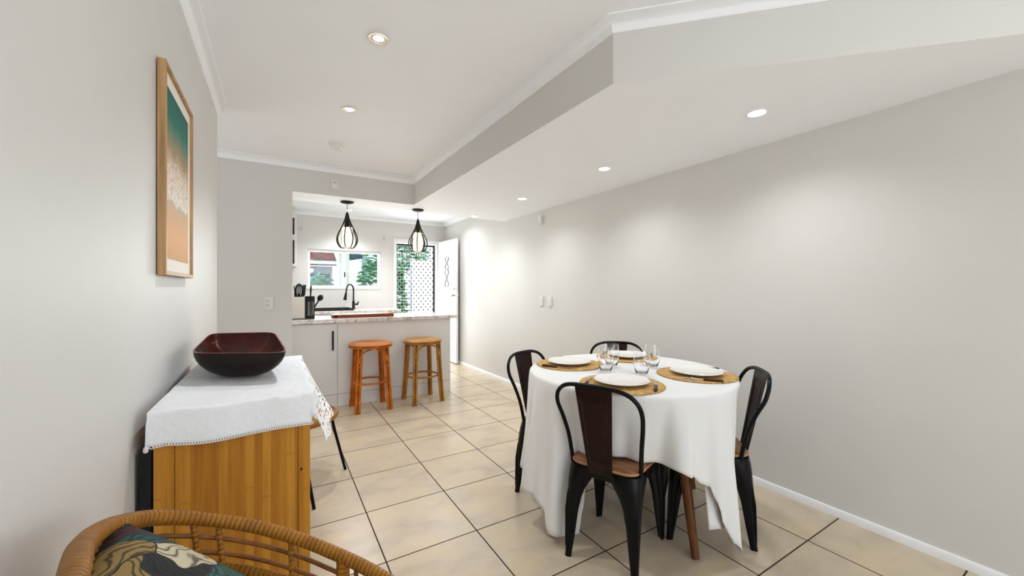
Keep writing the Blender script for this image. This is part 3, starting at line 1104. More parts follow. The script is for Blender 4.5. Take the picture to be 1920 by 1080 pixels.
t = wall_plate(3.665, 3.735, 1.05, 1.165, 'light_switch', 'left of the two white light switches on the long right wall', 'light switch', group='light switches on the right wall')
MB().box(XR - 0.016, XR - 0.012, 3.692, 3.708, 1.11, 1.135).build('rocker', 'white_plastic', t, smooth=False, bevel=0.001)
t = wall_plate(3.50, 3.57, 1.05, 1.165, 'light_switch', 'right of the two white light switches, with two rockers', 'light switch', group='light switches on the right wall')
for zz in (1.075, 1.12):
    MB().box(XR - 0.016, XR - 0.012, 3.527, 3.543, zz, zz + 0.022).build('rocker', 'white_plastic', t, smooth=False, bevel=0.001)
t = thing('motion_sensor', 'small white sensor high on the right wall above the switches', 'sensor', (XR, 3.71, 1.99))
MB().box(XR - 0.035, XR, 3.685, 3.735, 1.995, 2.10).build('housing', 'white_plastic', t, smooth=False, bevel=0.008)
MB().box(XR - 0.042, XR - 0.03, 3.695, 3.725, 2.0, 2.04).build('lens', 'plate_plastic', t, smooth=False, bevel=0.004)

# two small hooks on the far wall
for hx, hz, lb in ((0.335, 2.16, 'small grey hook on the far wall, upper left of the kitchen window'), (1.56, 2.10, 'small grey hook on the far wall, between window and back door')):
    o = MB().tube([(hx, YF, hz + 0.02), (hx, YF - 0.02, hz + 0.02), (hx, YF - 0.035, hz), (hx, YF - 0.028, hz - 0.02), (hx, YF - 0.015, hz - 0.02)], 0.005, 6).build('wall_hook', 'chrome')
    tag(o, lb, 'hook', 'hooks on the far wall')

# ------------------------------------------------------------ pendants
def make_pendant(label):
    t = thing('pendant_lamp', label, 'pendant lamp', (0, 0, 0), 'teardrop cage pendants over the peninsula')
    # origin on the ceiling
    MB().lathe([(0.001, -0.024), (0.035, -0.024), (0.060, -0.014), (0.067, -0.004), (0.067, 0)], seg=28).build('ceiling_rose', 'black_matt', t)
    MB().tube([(0, 0, -0.02), (0, 0, -0.125)], 0.003, 6).build('cord', 'gun_metal', t)
    MB().lathe([(0.001, -0.11), (0.006, -0.112), (0.012, -0.15), (0.020, -0.19), (0.024, -0.20), (0.001, -0.2)], seg=14, capb=False, capt=False).build('cap', 'black_matt', t)
    prof = [(0.006, -0.115), (0.020, -0.175), (0.040, -0.23), (0.068, -0.29), (0.094, -0.345), (0.104, -0.39), (0.098, -0.43), (0.080, -0.465), (0.060, -0.485)]
    pts = cr_spline([(r, 0, z) for r, z in prof], 3)
    mb = MB()
    nw = 8
    for k in range(nw):
        a = 2 * PI * (k + 0.5) / nw
        mb.tube([(p.x * cos(a), p.x * sin(a), p.z) for p in pts], 0.0060, 6)
    for (r, z, q) in ((0.060, -0.485, 0.0045), (0.022, -0.18, 0.003), (0.040, -0.23, 0.0025)):
        mb.tube([(r * cos(2 * PI * k / 24), r * sin(2 * PI * k / 24), z) for k in range(24)], q, 5, closed=True)
    mb.build('wire_cage', 'bronze', t)
    MB().lathe([(0.050, -0.475), (0.052, -0.47), (0.052, -0.275), (0.050, -0.27)], seg=24).build('shade', 'lamp_glass', t)
    MB().lathe([(0.02, -0.27), (0.02, -0.20)], seg=12).build('lamp_holder', 'black_matt', t)
    return t


p1 = make_pendant('left teardrop wire pendant with a glowing cream cylinder shade')
p1.location = (0.641, 4.40, ZL)
p2 = copy_tree(p1)
p2.location = (1.40, 4.41, ZL)
p2['label'] = 'right teardrop wire pendant hanging in front of the screen door'
for p in (p1, p2):
    lamp('pendant_bulb', 'POINT', (p.location.x, p.location.y, ZL - 0.52), (0, 0, 0), 2.0, (1, 0.83, 0.6), 0.04)

# ------------------------------------------------------------ kitchen peninsula
pz = 0.93
t = thing('kitchen_peninsula', 'white peninsula cabinet behind the two cane stools', 'cabinet', (0.98, 4.82, 0))
MB().box(0.136, 1.843, 4.535, 5.12, 0.0, 0.888).build('carcass', 'white_lac', t, smooth=False)
MB().box(0.566, 1.843, 4.52, 4.535, 0.130, 0.888).build('infill_panel', 'white_lac', t, smooth=False, bevel=0.0015)
d = MB().box(0.142, 0.560, 4.517, 4.535, 0.130, 0.880).build('door', 'white_lac', t, smooth=False, bevel=0.0015)
mb = MB().box(0.507, 0.525, 4.495, 4.503, 0.60, 0.805)
mb.box(0.511, 0.521, 4.503, 4.517, 0.62, 0.63).box(0.511, 0.521, 4.503, 4.517, 0.775, 0.785)
mb.build('handle', 'black_matt', d, smooth=False, bevel=0.001)
MB().box(0.136, 0.560, 4.522, 4.535, 0, 0.126).box(0.564, 1.843, 4.522, 4.535, 0, 0.126).build('kickboard', 'white_lac', t, smooth=False, bevel=0.001)
o = MB().box(0.136, 1.925, 4.485, 5.16, 0.888, pz).build('worktop', 'marble', smooth=False, bevel=0.005)
tag(o, 'speckled grey-white worktop on the peninsula', 'worktop')

# back bench
t = thing('sink_cabinet', 'white base cabinet under the kitchen window', 'cabinet', (0.66, 6.45, 0))
MB().box(-0.33, 1.66, 6.16, 6.755, 0.0, 0.888).build('carcass', 'white_lac', t, smooth=False)
for k in range(4):
    x = -0.32 + k * 0.495
    d = MB().box(x, x + 0.488, 6.142, 6.16, 0.12, 0.875).build('door', 'white_lac', t, smooth=False, bevel=0.002)
    MB().box(x + 0.43, x + 0.445, 6.125, 6.142, 0.62, 0.82).build('handle', 'black_matt', d, smooth=False)
o = MB().box(-0.345, 1.675, 6.12, 6.768, 0.888, pz).build('worktop', 'marble', smooth=False, bevel=0.005)
tag(o, 'speckled worktop with the black sink, under the kitchen window', 'worktop')
t = thing('kitchen_sink', 'black raised-edge sink set in the bench under the window', 'sink', (0.6, 6.45, pz))
mb = MB()
sx0_, sx1_, sy0, sy1 = 0.28, 0.99, 6.20, 6.66
mb.box(sx0_, sx1_, sy0, sy0 + 0.02, pz, pz + 0.028).box(sx0_, sx1_, sy1 - 0.02, sy1, pz, pz + 0.028)
mb.box(sx0_, sx0_ + 0.02, sy0 + 0.02, sy1 - 0.02, pz, pz + 0.028).box(sx1_ - 0.02, sx1_, sy0 + 0.02, sy1 - 0.02, pz, pz + 0.028)
mb.build('rim', 'black_matt', t, smooth=False, bevel=0.003)
MB().box(sx0_ + 0.02, sx1_ - 0.02, sy0 + 0.02, sy1 - 0.02, pz, pz + 0.006).build('basin', 'black_matt', t, smooth=False)
t = thing('kitchen_tap', 'black gooseneck pull-down tap beside the sink', 'tap', (1.055, 6.60, pz))
tx, ty = 1.055, 6.60
MB().lathe([(0.027, 0), (0.027, 0.02), (0.021, 0.03), (0.021, 0.12), (0.016, 0.13)], (tx, ty, pz), 16).build('body', 'black_matt', t)
pts = [(tx, ty, pz + 0.12), (tx, ty, pz + 0.30)]
for k in range(1, 9):
    a = PI * k / 8
    pts.append((tx - 0.055 + 0.055 * cos(a), ty - 0.02 * (1 - cos(a)), pz + 0.30 + 0.09 * sin(a)))
pts.append((tx - 0.118, ty - 0.045, pz + 0.24))
MB().tube(pts, 0.0115, 10).build('spout', 'black_matt', t)
MB().tube([(tx - 0.116, ty - 0.044, pz + 0.26), (tx - 0.134, ty - 0.052, pz + 0.145)], [0.014, 0.026], 12).build('spray_head', 'black_matt', t)
MB().tube([(tx + 0.015, ty, pz + 0.075), (tx + 0.06, ty, pz + 0.075), (tx + 0.075, ty, pz + 0.12)], [0.013, 0.018, 0.007], 10).build('lever', 'black_matt', t)

# upper cabinet at the left of the far wall
t = thing('wall_cabinet', 'white wall cabinet with black bar handles at the kitchen opening edge', 'cabinet', (0.0, 6.6, 1.57))
MB().box(-0.33, 0.262, 6.47, 6.765, 1.575, 2.375).build('carcass', 'white_lac', t, smooth=False)
for z0, z1, h0, h1 in ((1.58, 1.985, 1.61, 1.95), (1.992, 2.37, 2.03, 2.27)):
    d = MB().box(-0.32, 0.258, 6.452, 6.47, z0, z1).build('door', 'white_lac', t, smooth=False, bevel=0.002)
    MB().box(0.210, 0.230, 6.43, 6.445, h0, h1).box(0.214, 0.226, 6.445, 6.452, h0 + 0.01, h0 + 0.02).box(0.214, 0.226, 6.445, 6.452, h1 - 0.02, h1 - 0.01).build('handle', 'black_matt', d, smooth=False)

# things on the peninsula
o_ = thing('cutting_board', 'long reddish wooden serving board lying on the peninsula', 'board', (0.86, 4.70, pz))
cb = MB()
rr_ = []
for z in (pz, pz + 0.034):
    ring = []
    for (cx_, cy_, a0) in ((1.16, 4.80, 0), (0.56, 4.80, 90), (0.56, 4.66, 180), (1.16, 4.66, 270)):
        for k in range(6):
            a = R(a0 + k * 18)
            ring.append((cx_ + 0.03 * cos(a), cy_ + 0.03 * sin(a), z))
    rr_.append(ring)
cb.loft(rr_)
cb.build('board_body', 'board', o_, bevel=0.003)
MB().box(0.56, 1.16, 4.65, 4.81, pz + 0.034, pz + 0.036).build('board_face', 'board_top', o_, smooth=False)
MB().lathe([(0.001, -0.002), (0.02, -0.002), (0.02, 0.0), (0.001, 0.0)], seg=12, M4=Matrix.Translation((0.56, 4.63, pz + 0.018)) @ Matrix.Diagonal((1, 1, 0.6, 1)) @ Matrix.Rotation(PI / 2, 4, 'X')).build('handle_recess', 'black_matt', o_)

t = thing('utensil_container', 'cream rectangular container of utensils at the left end of the peninsula', 'container', (0.20, 4.725, pz))
mb = MB().box(0.138, 0.146, 4.665, 4.785, pz, pz + 0.235).box(0.254, 0.262, 4.665, 4.785, pz, pz + 0.235)
mb.box(0.146, 0.254, 4.665, 4.673, pz, pz + 0.235).box(0.146, 0.254, 4.777, 4.785, pz, pz + 0.235).box(0.146, 0.254, 4.673, 4.777, pz, pz + 0.01)
mb.build('container_body', 'cream', t, smooth=False)
MB().box(0.139, 0.261, 4.6635, 4.665, pz, pz + 0.008).build('base_strip', 'black_matt', t, smooth=False)
t = thing('utensil_caddy', 'black and clear upright caddy holding the cooking utensils', 'utensil holder', (0.315, 4.72, pz))
mb = MB()
mb.box(0.268, 0.282, 4.68, 4.77, pz, pz + 0.24).box(0.352, 0.358, 4.68, 4.77, pz, pz + 0.24)
mb.box(0.282, 0.352, 4.68, 4.77, pz, pz + 0.03).box(0.282, 0.352, 4.68, 4.688, pz + 0.185, pz + 0.235).box(0.282, 0.352, 4.762, 4.77, pz + 0.03, pz + 0.24)
mb.build('caddy_body', 'black_matt', t, smooth=False, bevel=0.002)
MB().box(0.284, 0.350, 4.681, 4.686, pz + 0.03, pz + 0.185).build('window_strip', 'gun_metal', t, smooth=False)
MB().tube([(0.30, 4.676, pz + 0.04), (0.30, 4.676, pz + 0.18)], 0.003, 6).tube([(0.345, 4.676, pz + 0.04), (0.345, 4.676, pz + 0.18)], 0.003, 6).build('chrome_rail', 'chrome', t)


def utensil(base, tip, kind, label):
    b, tp = Vector(base), Vector(tip)
    dr = (tp - b).normalized()
    t = thing('cooking_' + kind, label, kind, base, 'black cooking utensils on the peninsula')
    MB().tube([b, b.lerp(tp, 0.8)], 0.0075, 8).build('handle', 'black_matt', t)
    rot = dr.to_track_quat('Z', 'Y').to_matrix().to_4x4()
    c_ = b.lerp(tp, 0.88)
    mb = MB()
    if kind == 'spoon':
        mb.ball((0, 0, 0), 1, 14, 8, (0.027, 0.008, 0.042))
    elif kind == 'ladle':
        mb.ball((0, 0, 0), 1, 14, 8, (0.036, 0.024, 0.030))
    elif kind == 'spatula':
        mb.box(-0.026, 0.026, -0.003, 0.003, -0.045, 0.045)
    elif kind == 'whisk':
        for k in range(6):
            an = PI * k / 6
            mb.tube([(0.03 * sin(q) * cos(an), 0.03 * sin(q) * sin(an), 0.06 * (-cos(q))) for q in [PI * 2 * j / 14 for j in range(14)]], 0.0045, 4, closed=True)
    mb.v = [Matrix.Translation(c_) @ rot @ (Vector(v) * 1.25) for v in mb.v]
    mb.build('head', 'black_matt', t)


utensil((0.195, 4.745, pz + 0.012), (0.168, 4.745, pz + 0.335), 'spatula', 'black spatula standing farthest left in the cream container')
utensil((0.21, 4.71, pz + 0.012), (0.212, 4.700, pz + 0.335), 'whisk', 'black wire whisk standing in the cream container')
utensil((0.235, 4.735, pz + 0.012), (0.262, 4.745, pz + 0.345), 'spatula', 'black spatula leaning right out of the cream container')
utensil((0.315, 4.725, pz + 0.04), (0.325, 4.725, pz + 0.345), 'spoon', 'black spoon standing upright in the caddy')
utensil((0.32, 4.73, pz + 0.05), (0.430, 4.73, pz + 0.245), 'ladle', 'black ladle leaning right out of the caddy')

# ------------------------------------------------------------ cane stools
def make_stool(label, cane, seatm, rad):
    t = thing('cane_bar_stool', label, 'bar stool', (0, 0, 0), 'cane stools at the peninsula')
    H = 0.695
    mb = MB()
    mb.lathe([(0.001, H - 0.012), (rad * 0.4, H - 0.006), (rad * 0.75, H - 0.002), (rad * 0.93, H - 0.006), (rad, H - 0.018), (rad * 1.0, H - 0.034), (rad * 0.95, H - 0.045), (rad * 0.3, H - 0.047)], seg=36)
    mb.build('seat', seatm, t)
    mb = MB()
    for z in (H - 0.024, H - 0.042):
        mb.tube([(rad * 0.99 * cos(2 * PI * k / 36), rad * 0.99 * sin(2 * PI * k / 36), z) for k in range(36)], 0.010, 6, closed=True)
    mb.build('seat_binding', cane, t)
    for sx in (-1, 1):
        for sy in (-1, 1):
            mb = MB()
            for (ox_, oy_) in ((0.016, 0.0), (-0.016, 0.0), (0.0, -0.022 * sy)):
                mb.tube(cr_spline([((0.135 + ox_ * sx) * sx if False else sx * 0.128 + ox_, sy * 0.128 + oy_, H - 0.045), (sx * 0.142 + ox_, sy * 0.140 + oy_, 0.33), (sx * 0.160 + ox_, sy * 0.165 + oy_, 0.0)], 5), 0.0125, 8)
            lg = mb.build('leg', cane, t)
            for z0 in (0.02, 0.29, 0.46):
                mb = MB()
                k = (H - z0) / H
                xx, yy_ = sx * (0.163 - 0.033 * (1 - k) * 1.3), sy * (0.168 - 0.036 * (1 - k) * 1.3)
                mb.lathe([(0.028, 0), (0.030, 0.004), (0.028, 0.008)], (xx - 0.0 * sx, yy_ - 0.006 * sy, z0), 12, capb=False, capt=False)
                mb.build('binding', cane, lg)
            # curved brackets under the seat
            for ax in (0, 1):
                p0 = Vector((sx * 0.137, sy * 0.146, 0.50))
                d_ = Vector((-sx, 0, 0)) if ax == 0 else Vector((0, -sy, 0))
                MB().tube(cr_spline([p0, p0 + Vector((0, 0, 0.06)) + d_ * 0.014, p0 + Vector((0, 0, 0.112)) + d_ * 0.05, p0 + Vector((0, 0, 0.135)) + d_ * 0.118], 5), 0.009, 6).build('bracket', cane, t)
    mb = MB()
    mb.tube([(0.168 * cos(2 * PI * k / 36), 0.168 * sin(2 * PI * k / 36), 0.285) for k in range(36)], 0.0105, 8, closed=True)
    mb.build('ring_stretcher', cane, t)
    return t


s1 = make_stool('left cane bar stool with an orange tone', 'rattan_orange', 'seat_orange', 0.212)
s1.location = (0.855, 4.285, 0)
s2 = make_stool('right cane bar stool, honey coloured, near the peninsula end', 'rattan_yellow', 'seat_yellow', 0.20)
s2.location = (1.415, 4.28, 0)
s2.rotation_euler.z = R(4)

# ------------------------------------------------------------ dining table
TC = Vector((1.75, 1.60, 0))
TR, TZ = 0.555, 0.772
t = thing('dining_table', 'round dining table with tapered walnut legs under the white cloth', 'table', (TC.x, TC.y, 0))
MB().lathe([(0.30, TZ - 0.028), (TR - 0.02, TZ - 0.028), (TR, TZ - 0.02), (TR, TZ - 0.004), (TR - 0.004, TZ)], (TC.x, TC.y, 0), 64).build('tabletop', 'walnut', t)
MB().lathe([(0.34, TZ - 0.085), (0.36, TZ - 0.085), (0.36, TZ - 0.03), (0.34, TZ - 0.03), (0.34, TZ - 0.085)], (TC.x, TC.y, 0), 40, capb=False, capt=False).build('apron', 'walnut', t)
for k in range(4):
    a = R(260 + 90 * k)
    u = Vector((cos(a), sin(a), 0))
    MB().tube([TC + u * 0.50, TC + u * 0.50 + Vector((-u.x * 0.002, -u.y * 0.002, 0.004)), TC + u * 0.37 + Vector((0, 0, 0.73))], [0.015, 0.018, 0.032], 16).build('leg', 'walnut', t)

# cloth
hem = [(0, 0.42), (8, 0.16), (16, 0.20), (26, 0.47), (60, 0.48), (82, 0.44), (95, 0.18), (104, 0.22), (112, 0.46), (136, 0.46), (143, 0.34), (150, 0.22), (168, 0.195), (178, 0.175), (182, 0.155), (184.5, 0.06), (192, 0.040), (196, 0.055), (198.5, 0.20), (201, 0.43), (206, 0.475), (222, 0.470), (234, 0.462), (243, 0.452), (250, 0.43), (257, 0.385), (261, 0.37), (263.5, 0.30), (267, 0.20), (272, 0.10), (277, 0.045), (283, 0.05), (288, 0.20), (291, 0.44), (300, 0.48), (325, 0.48), (335, 0.40), (350, 0.45), (360, 0.42)]


def cloth_pt(i, j, NA, NV):
    th = 360.0 * i / NA
    a = R(th)
    zt = TZ + 0.008
    h = interp(hem, th) + 0.006 * sin(a * 9 + 1)
    Rr = TR + 0.012
    rc = 0.016
    # radial stations: 0..3 top, 4..7 round edge, rest drop
    if j < 4:
        return (TC.x + Rr * (0.25 + 0.70 * j / 3) * cos(a) - 0, TC.y + Rr * (0.25 + 0.70 * j / 3) * sin(a), zt)
    if j < 8:
        q = PI / 2 * (j - 4) / 3
        rr = Rr - rc + rc * sin(q)
        return (TC.x + rr * cos(a), TC.y + rr * sin(a), zt - rc + rc * cos(q))
    t_ = (j - 7) / (NV - 7)
    z = zt - rc + (h - zt + rc) * t_
    drop = (zt - z)
    # bigger fold waves with depth; corners swing out, short sides hang straight
    amp = 0.085 * min(1, drop / 0.45) ** 1.3
    wv = 1.5 * (1 - 2 * abs(sin(a * 7 + 0.9 * sin(a * 3) + 0.6)) ** 0.8) * 0.6 + 0.45 * sin(a * 23 + 2.0 + 1.5 * t_) + 0.25 * sin(a * 37)
    flare = 0.04 * (drop / 0.7)
    # left-hand side hangs further out
    flare += 0.035 * drop / 0.7 * max(0, cos(a - R(150))) ** 3
    sq = 0.0
    if 226 < th < 262:
        sq = -0.0
    rr = Rr + flare + amp * (wv * 0.5) * (0.75 if 200 < th < 260 else 1)
    # cloth cannot pass through the chair backs: keep it in near them
    for cdir, wd in ((216, 27), (306, 20), (126, 20), (40, 20)):
        dth = abs((th - cdir + 180) % 360 - 180)
        if dth < wd:
            k_ = 1 - (dth / wd) ** 6
            rr = min(rr, rr * (1 - k_) + (Rr + 0.004 - 0.075 * min(1, drop / 0.32) + 0.014 * wv * min(1, drop / 0.2)) * k_)
    return (TC.x + rr * cos(a), TC.y + rr * sin(a), z)


NA, NV = 288, 30
mb = MB()
mb.v.append(Vector((TC.x, TC.y, TZ + 0.008)))
for i in range(NA):
    for j in range(NV + 1):
        mb.v.append(Vector(cloth_pt(i, j, NA, NV)))
for i in range(NA):
    i2 = (i + 1) % NA
    mb.quadface([0, 1 + i * (NV + 1), 1 + i2 * (NV + 1)])
    for j in range(NV):
        a0, b0 = 1 + i * (NV + 1) + j, 1 + i2 * (NV + 1) + j
        mb.quadface([a0, a0 + 1, b0 + 1, b0])
# the folded-under layer at the right-hand corner
def under(u, v):
    a = R(261.5 + 23 * u)
    z = 0.55 + ((0.165 - 0.045 * u + 0.008 * sin(u * 9)) - 0.55) * v
    rr = 0.515 + 0.045 * v + 0.010 * sin(u * 8)
    return (TC.x + rr * cos(a), TC.y + rr * sin(a), z)


mb.grid(under, 20, 14)
o = mb.build('tablecloth', 'linen', angle=80, solid=0.0018)
tag(o, 'white linen cloth draped over the round dining table with corners near the floor', 'tablecloth')
TT = TZ + 0.0095

# place settings
def rotz(a):
    return Matrix.Rotation(a, 4, 'Z')


def make_mat(label):
    mb = MB()
    mb.lathe([(0.19, 0), (0.199, 0.001), (0.201, 0.004), (0.198, 0.007), (0.19, 0.0065), (0.001, 0.006)], seg=48, capt=False)
    for k in range(40):
        a = 2 * PI * k / 40
        mb.ball((0.200 * cos(a), 0.200 * sin(a), 0.004), 0.004, 6, 4)
    o = mb.build('placemat', 'weave')
    return tag(o, label, 'placemat', 'round woven placemats')


def make_plate(label):
    o = MB().lathe([(0.075, 0.0), (0.080, 0.004), (0.105, 0.010), (0.130, 0.0165), (0.1325, 0.019), (0.130, 0.021), (0.105, 0.0155), (0.086, 0.011), (0.001, 0.009)], seg=56, capt=False).build('dinner_plate', 'ceramic')
    return tag(o, label, 'plate', 'white dinner plates')


def make_fork(label):
    t = thing('table_fork', label, 'fork', (0, 0, 0), 'forks at the place settings')
    MB().tube([(0, -0.10, 0.004), (0, -0.09, 0.005), (0, -0.02, 0.005), (0, -0.01, 0.004)], [0.006, 0.009, 0.006, 0.003], 8).build('handle', 'handle_wood', t)
    mb = MB()
    mb.tube([(0, -0.012, 0.004), (0, 0.03, 0.0055), (0, 0.045, 0.005)], [0.0028, 0.0032, 0.009], 6)
    for k in range(4):
        x = (k - 1.5) * 0.005
        mb.tube([(x, 0.043, 0.005), (x, 0.095, 0.009)], 0.0013, 4)
    mb.build('tines', 'steel', t)
    return t


def make_knife(label):
    t = thing('table_knife', label, 'knife', (0, 0, 0), 'knives at the place settings')
    MB().tube([(0, -0.10, 0.005), (0, -0.09, 0.006), (0, -0.01, 0.006), (0, -0.005, 0.005)], [0.006, 0.009, 0.0075, 0.004], 8).build('handle', 'handle_wood', t)
    mb = MB()
    mb.loft([[(-0.002, -0.006, 0.004), (0.002, -0.006, 0.004), (0.002, -0.006, 0.006), (-0.002, -0.006, 0.006)],
             [(-0.008, 0.02, 0.004), (0.007, 0.02, 0.004), (0.007, 0.02, 0.0055), (-0.008, 0.02, 0.0055)],
             [(-0.008, 0.09, 0.004), (0.007, 0.09, 0.004), (0.007, 0.09, 0.0055), (-0.008, 0.09, 0.0055)],
             [(-0.001, 0.115, 0.004), (0.007, 0.115, 0.004), (0.007, 0.115, 0.005), (-0.001, 0.115, 0.005)]])
    mb.build('blade', 'steel', t, smooth=False)
    return t


settings = [((-0.300, -0.238), 'nearest setting, behind the front chair', 'near'), ((0.205, -0.300), 'right-hand setting', 'right'), ((-0.195, 0.288), 'left-hand setting', 'left'), ((0.295, 0.270), 'farthest setting, behind the glasses', 'far')]
proto = {}
for i, ((dx, dy), wh, sh) in enumerate(settings):
    ang = math.atan2(dy, dx)          # outward direction
    base = Vector((TC.x + dx, TC.y + dy, TT))
    Mr = Matrix.Rotation(ang + PI / 2, 4, 'Z')   # local +y points to the table centre
    if i == 0:
        proto['m'] = make_mat('')
        proto['p'] = make_plate('')
        proto['f'] = make_fork('')
        proto['k'] = make_knife('')
        ms, ps, fk, kn = proto['m'], proto['p'], proto['f'], proto['k']
    else:
        ms, ps, fk, kn = proto['m'].copy(), proto['p'].copy(), copy_tree(proto['f']), copy_tree(proto['k'])
        COL.objects.link(ms)
        COL.objects.link(ps)
    ms.location = base
    ms['label'] = 'round woven seagrass placemat of the ' + wh
    ps.location = base + Vector((0, 0, 0.0075)) + Vector((0, 0, 0))
    ps['label'] = 'white dinner plate of the ' + wh
    for o_, lx, nm, lb in ((fk, -0.158, 'fork', 'dark-handled fork left of the plate, '), (kn, 0.158, 'knife', 'dark-handled knife right of the plate, ')):
        o_.location = base + (Mr @ Vector((lx, -0.02, 0.0065)))
        o_.rotation_euler = (0, 0, ang + PI / 2)
        o_['label'] = lb + wh


def make_glass(label):
    prof = [(0.020, 0.0), (0.026, 0.001), (0.034, 0.015), (0.042, 0.045), (0.0445, 0.075), (0.042, 0.105), (0.0385, 0.138), (0.0375, 0.138), (0.0408, 0.105), (0.0432, 0.075), (0.0405, 0.046), (0.032, 0.018), (0.022, 0.010), (0.001, 0.009)]
    o = MB().lathe(prof, seg=32, capt=False).build('stemless_wine_glass', 'glass')
    return tag(o, label, 'glass', 'stemless glasses in the table centre')


g0 = None
for (x, y, lb) in ((1.60, 1.62, 'leftmost clear stemless glass in the table centre'), (1.709, 1.46, 'clear stemless glass nearest the front plate'), (1.926, 1.566, 'rightmost clear stemless glass in the table centre'), (1.736, 1.708, 'clear stemless glass behind the leftmost one')):
    if g0 is None:
        g0 = make_glass(lb)
        o = g0
    else:
        o = g0.copy()
        COL.objects.link(o)
    o.location = (x, y, TT)
    o['label'] = lb

# ------------------------------------------------------------ metal bistro chairs
def make_chair(label, hoop_h=0.83):
    t = thing('metal_cafe_chair', label, 'chair', (0, 0, 0), 'black metal cafe chairs around the table')
    # seat: wooden board in a shallow metal tray, front = +Y
    def rrect(hw, hd, r, z, n=6, fr=1.0):
        pts = []
        for (cx_, cy_, a0, w_) in ((hw - r, hd - r, 0, 1), (-hw + r, hd - r, 90, 1), (-hw * fr + r, -hd + r, 180, 1), (hw * fr - r, -hd + r, 270, 1)):
            for k in range(n):
                a = R(a0 + 90 * k / (n - 1))
                pts.append((cx_ + r * cos(a), cy_ + r * sin(a), z))
        return pts
    MB().loft([rrect(0.172, 0.172, 0.06, 0.437, fr=0.9), rrect(0.178, 0.178, 0.065, 0.443, fr=0.9), rrect(0.178, 0.178, 0.065, 0.452, fr=0.9), rrect(0.170, 0.170, 0.06, 0.458, fr=0.9), rrect(0.12, 0.12, 0.05, 0.455, fr=0.9)]).build('seat', ['seat_wood'], t)
    MB().loft([rrect(0.180, 0.180, 0.066, 0.436, fr=0.9), rrect(0.184, 0.184, 0.068, 0.440, fr=0.9), rrect(0.184, 0.184, 0.068, 0.447, fr=0.9), rrect(0.179, 0.179, 0.066, 0.449, fr=0.9)], cap=False).build('seat_edge', 'seat_rim', t)
    MB().loft([rrect(0.170, 0.170, 0.055, 0.385, fr=0.9), rrect(0.178, 0.178, 0.06, 0.40, fr=0.9), rrect(0.181, 0.181, 0.065, 0.437, fr=0.9)], cap=True).build('apron', 'black_metal', t)
    for sx in (-1, 1):
        for sy in (-1, 1):
            k = 0.92 if sy < 0 else 1.0
            top = Vector((sx * 0.140 * k, sy * 0.140, 0.43))
            foot = Vector((sx * 0.168 * (0.95 if sy < 0 else 1), sy * 0.193, 0.0))
            out = Vector((sx, sy, 0)).normalized()
            tan = Vector((-sy, sx, 0)).normalized()
            rings = []
            for (u, wd, th) in ((0.0, 0.088, 0.034), (0.08, 0.086, 0.035), (0.16, 0.070, 0.034), (0.24, 0.054, 0.031), (0.34, 0.042, 0.028), (0.5, 0.033, 0.024), (0.75, 0.024, 0.019), (0.96, 0.0165, 0.0145), (1.0, 0.0165, 0.0145)):
                c_ = top.lerp(foot, u) + out * 0.010 * sin(PI * min(1, u * 1.2))
                rg = []
                for q in range(16):
                    a = 2 * PI * q / 16
                    ca, sa = cos(a), sin(a)
                    # folded sheet: the wings bend back round the corner
                    wx_ = wd * ca
                    ty_ = th * sa * (0.75 if sa < 0 else 1.0) - (abs(ca) ** 2) * wd * 0.55
                    rg.append(c_ + tan * wx_ + out * ty_)
                rings.append(rg)
            lg = MB().loft(rings[::-1] if True else rings).build('leg', 'black_metal', t, angle=60)
            # pressed groove highlight rib
            ribs = [top.lerp(foot, u) + out * (0.010 * sin(PI * min(1, u * 1.2)) + th_) for u, th_ in ((0.30, 0.027), (0.5, 0.0235), (0.75, 0.0185), (0.9, 0.0155))]
            MB().tube(ribs, [0.004, 0.008, 0.006, 0.003], 8).build('rib', 'black_metal', lg)
    # hoop
    H = hoop_h
    def yb(z):
        u = (z - 0.42) / (H - 0.42)
        return -0.165 - 0.085 * u
    pts = [(-0.163, -0.120, 0.405), (-0.165, -0.126, 0.45), (-0.174, -0.150, 0.56), (-0.188, -0.184, 0.65), (-0.197, yb(0.72) + 0.006, 0.72), (-0.188, yb(0.768), 0.768), (-0.160, yb(0.803), 0.803), (-0.120, yb(H - 0.008), H - 0.008), (-0.06, yb(H), H)]
    pts = pts + [(-x, y, z) for x, y, z in pts[::-1]]
    # slight backwards bow in plan
    pts = [(x, y - 0.030 * max(0, 1 - (x / 0.2) ** 2), z) for x, y, z in pts]
    MB().tube(cr_spline(pts, 5), 0.0098, 10).build('back_hoop', 'black_metal', t)
    # splat
    def splat(u, v):
        z = 0.415 + (H - 0.004 - 0.415) * v
        hw = 0.056 + 0.030 * v
        x = (u * 2 - 1) * hw
        y = yb(z) - 0.030 * (1 - (x / 0.2) ** 2)
        rel = 0
        if 0.12 < v < 0.88 and abs(x) < hw - 0.020:
            rel = 0.004
            if 0.18 < v < 0.82 and abs(x) < hw - 0.034:
                rel = 0.001
        return (x, y + 0.001 + rel * -1, z)
    MB().grid(splat, 24, 40).build('backrest', 'copper_brown', t, angle=25, solid=0.003)
    return t


CH = [((1.416, 1.368), 23.57, 'black metal cafe chair in front of the table with its back to the camera'), ((1.940, 1.250), 134.6, 'black metal cafe chair at the right of the table, seen edge-on'), ((1.488, 1.917), -71, 'black metal cafe chair at the left of the table facing the cloth'), ((2.105, 1.985), 230.7, 'black metal cafe chair behind the table against the long wall')]
# facing angles measured in plan: direction the sitter looks
c0 = None
for (x, y), fa, lb in CH:
    if c0 is None:
        c0 = make_chair(lb)
        o = c0
    else:
        o = copy_tree(c0)
    o['label'] = lb
    o.location = (x, y, 0)
    o.rotation_euler = (0, 0, R(fa - 90))

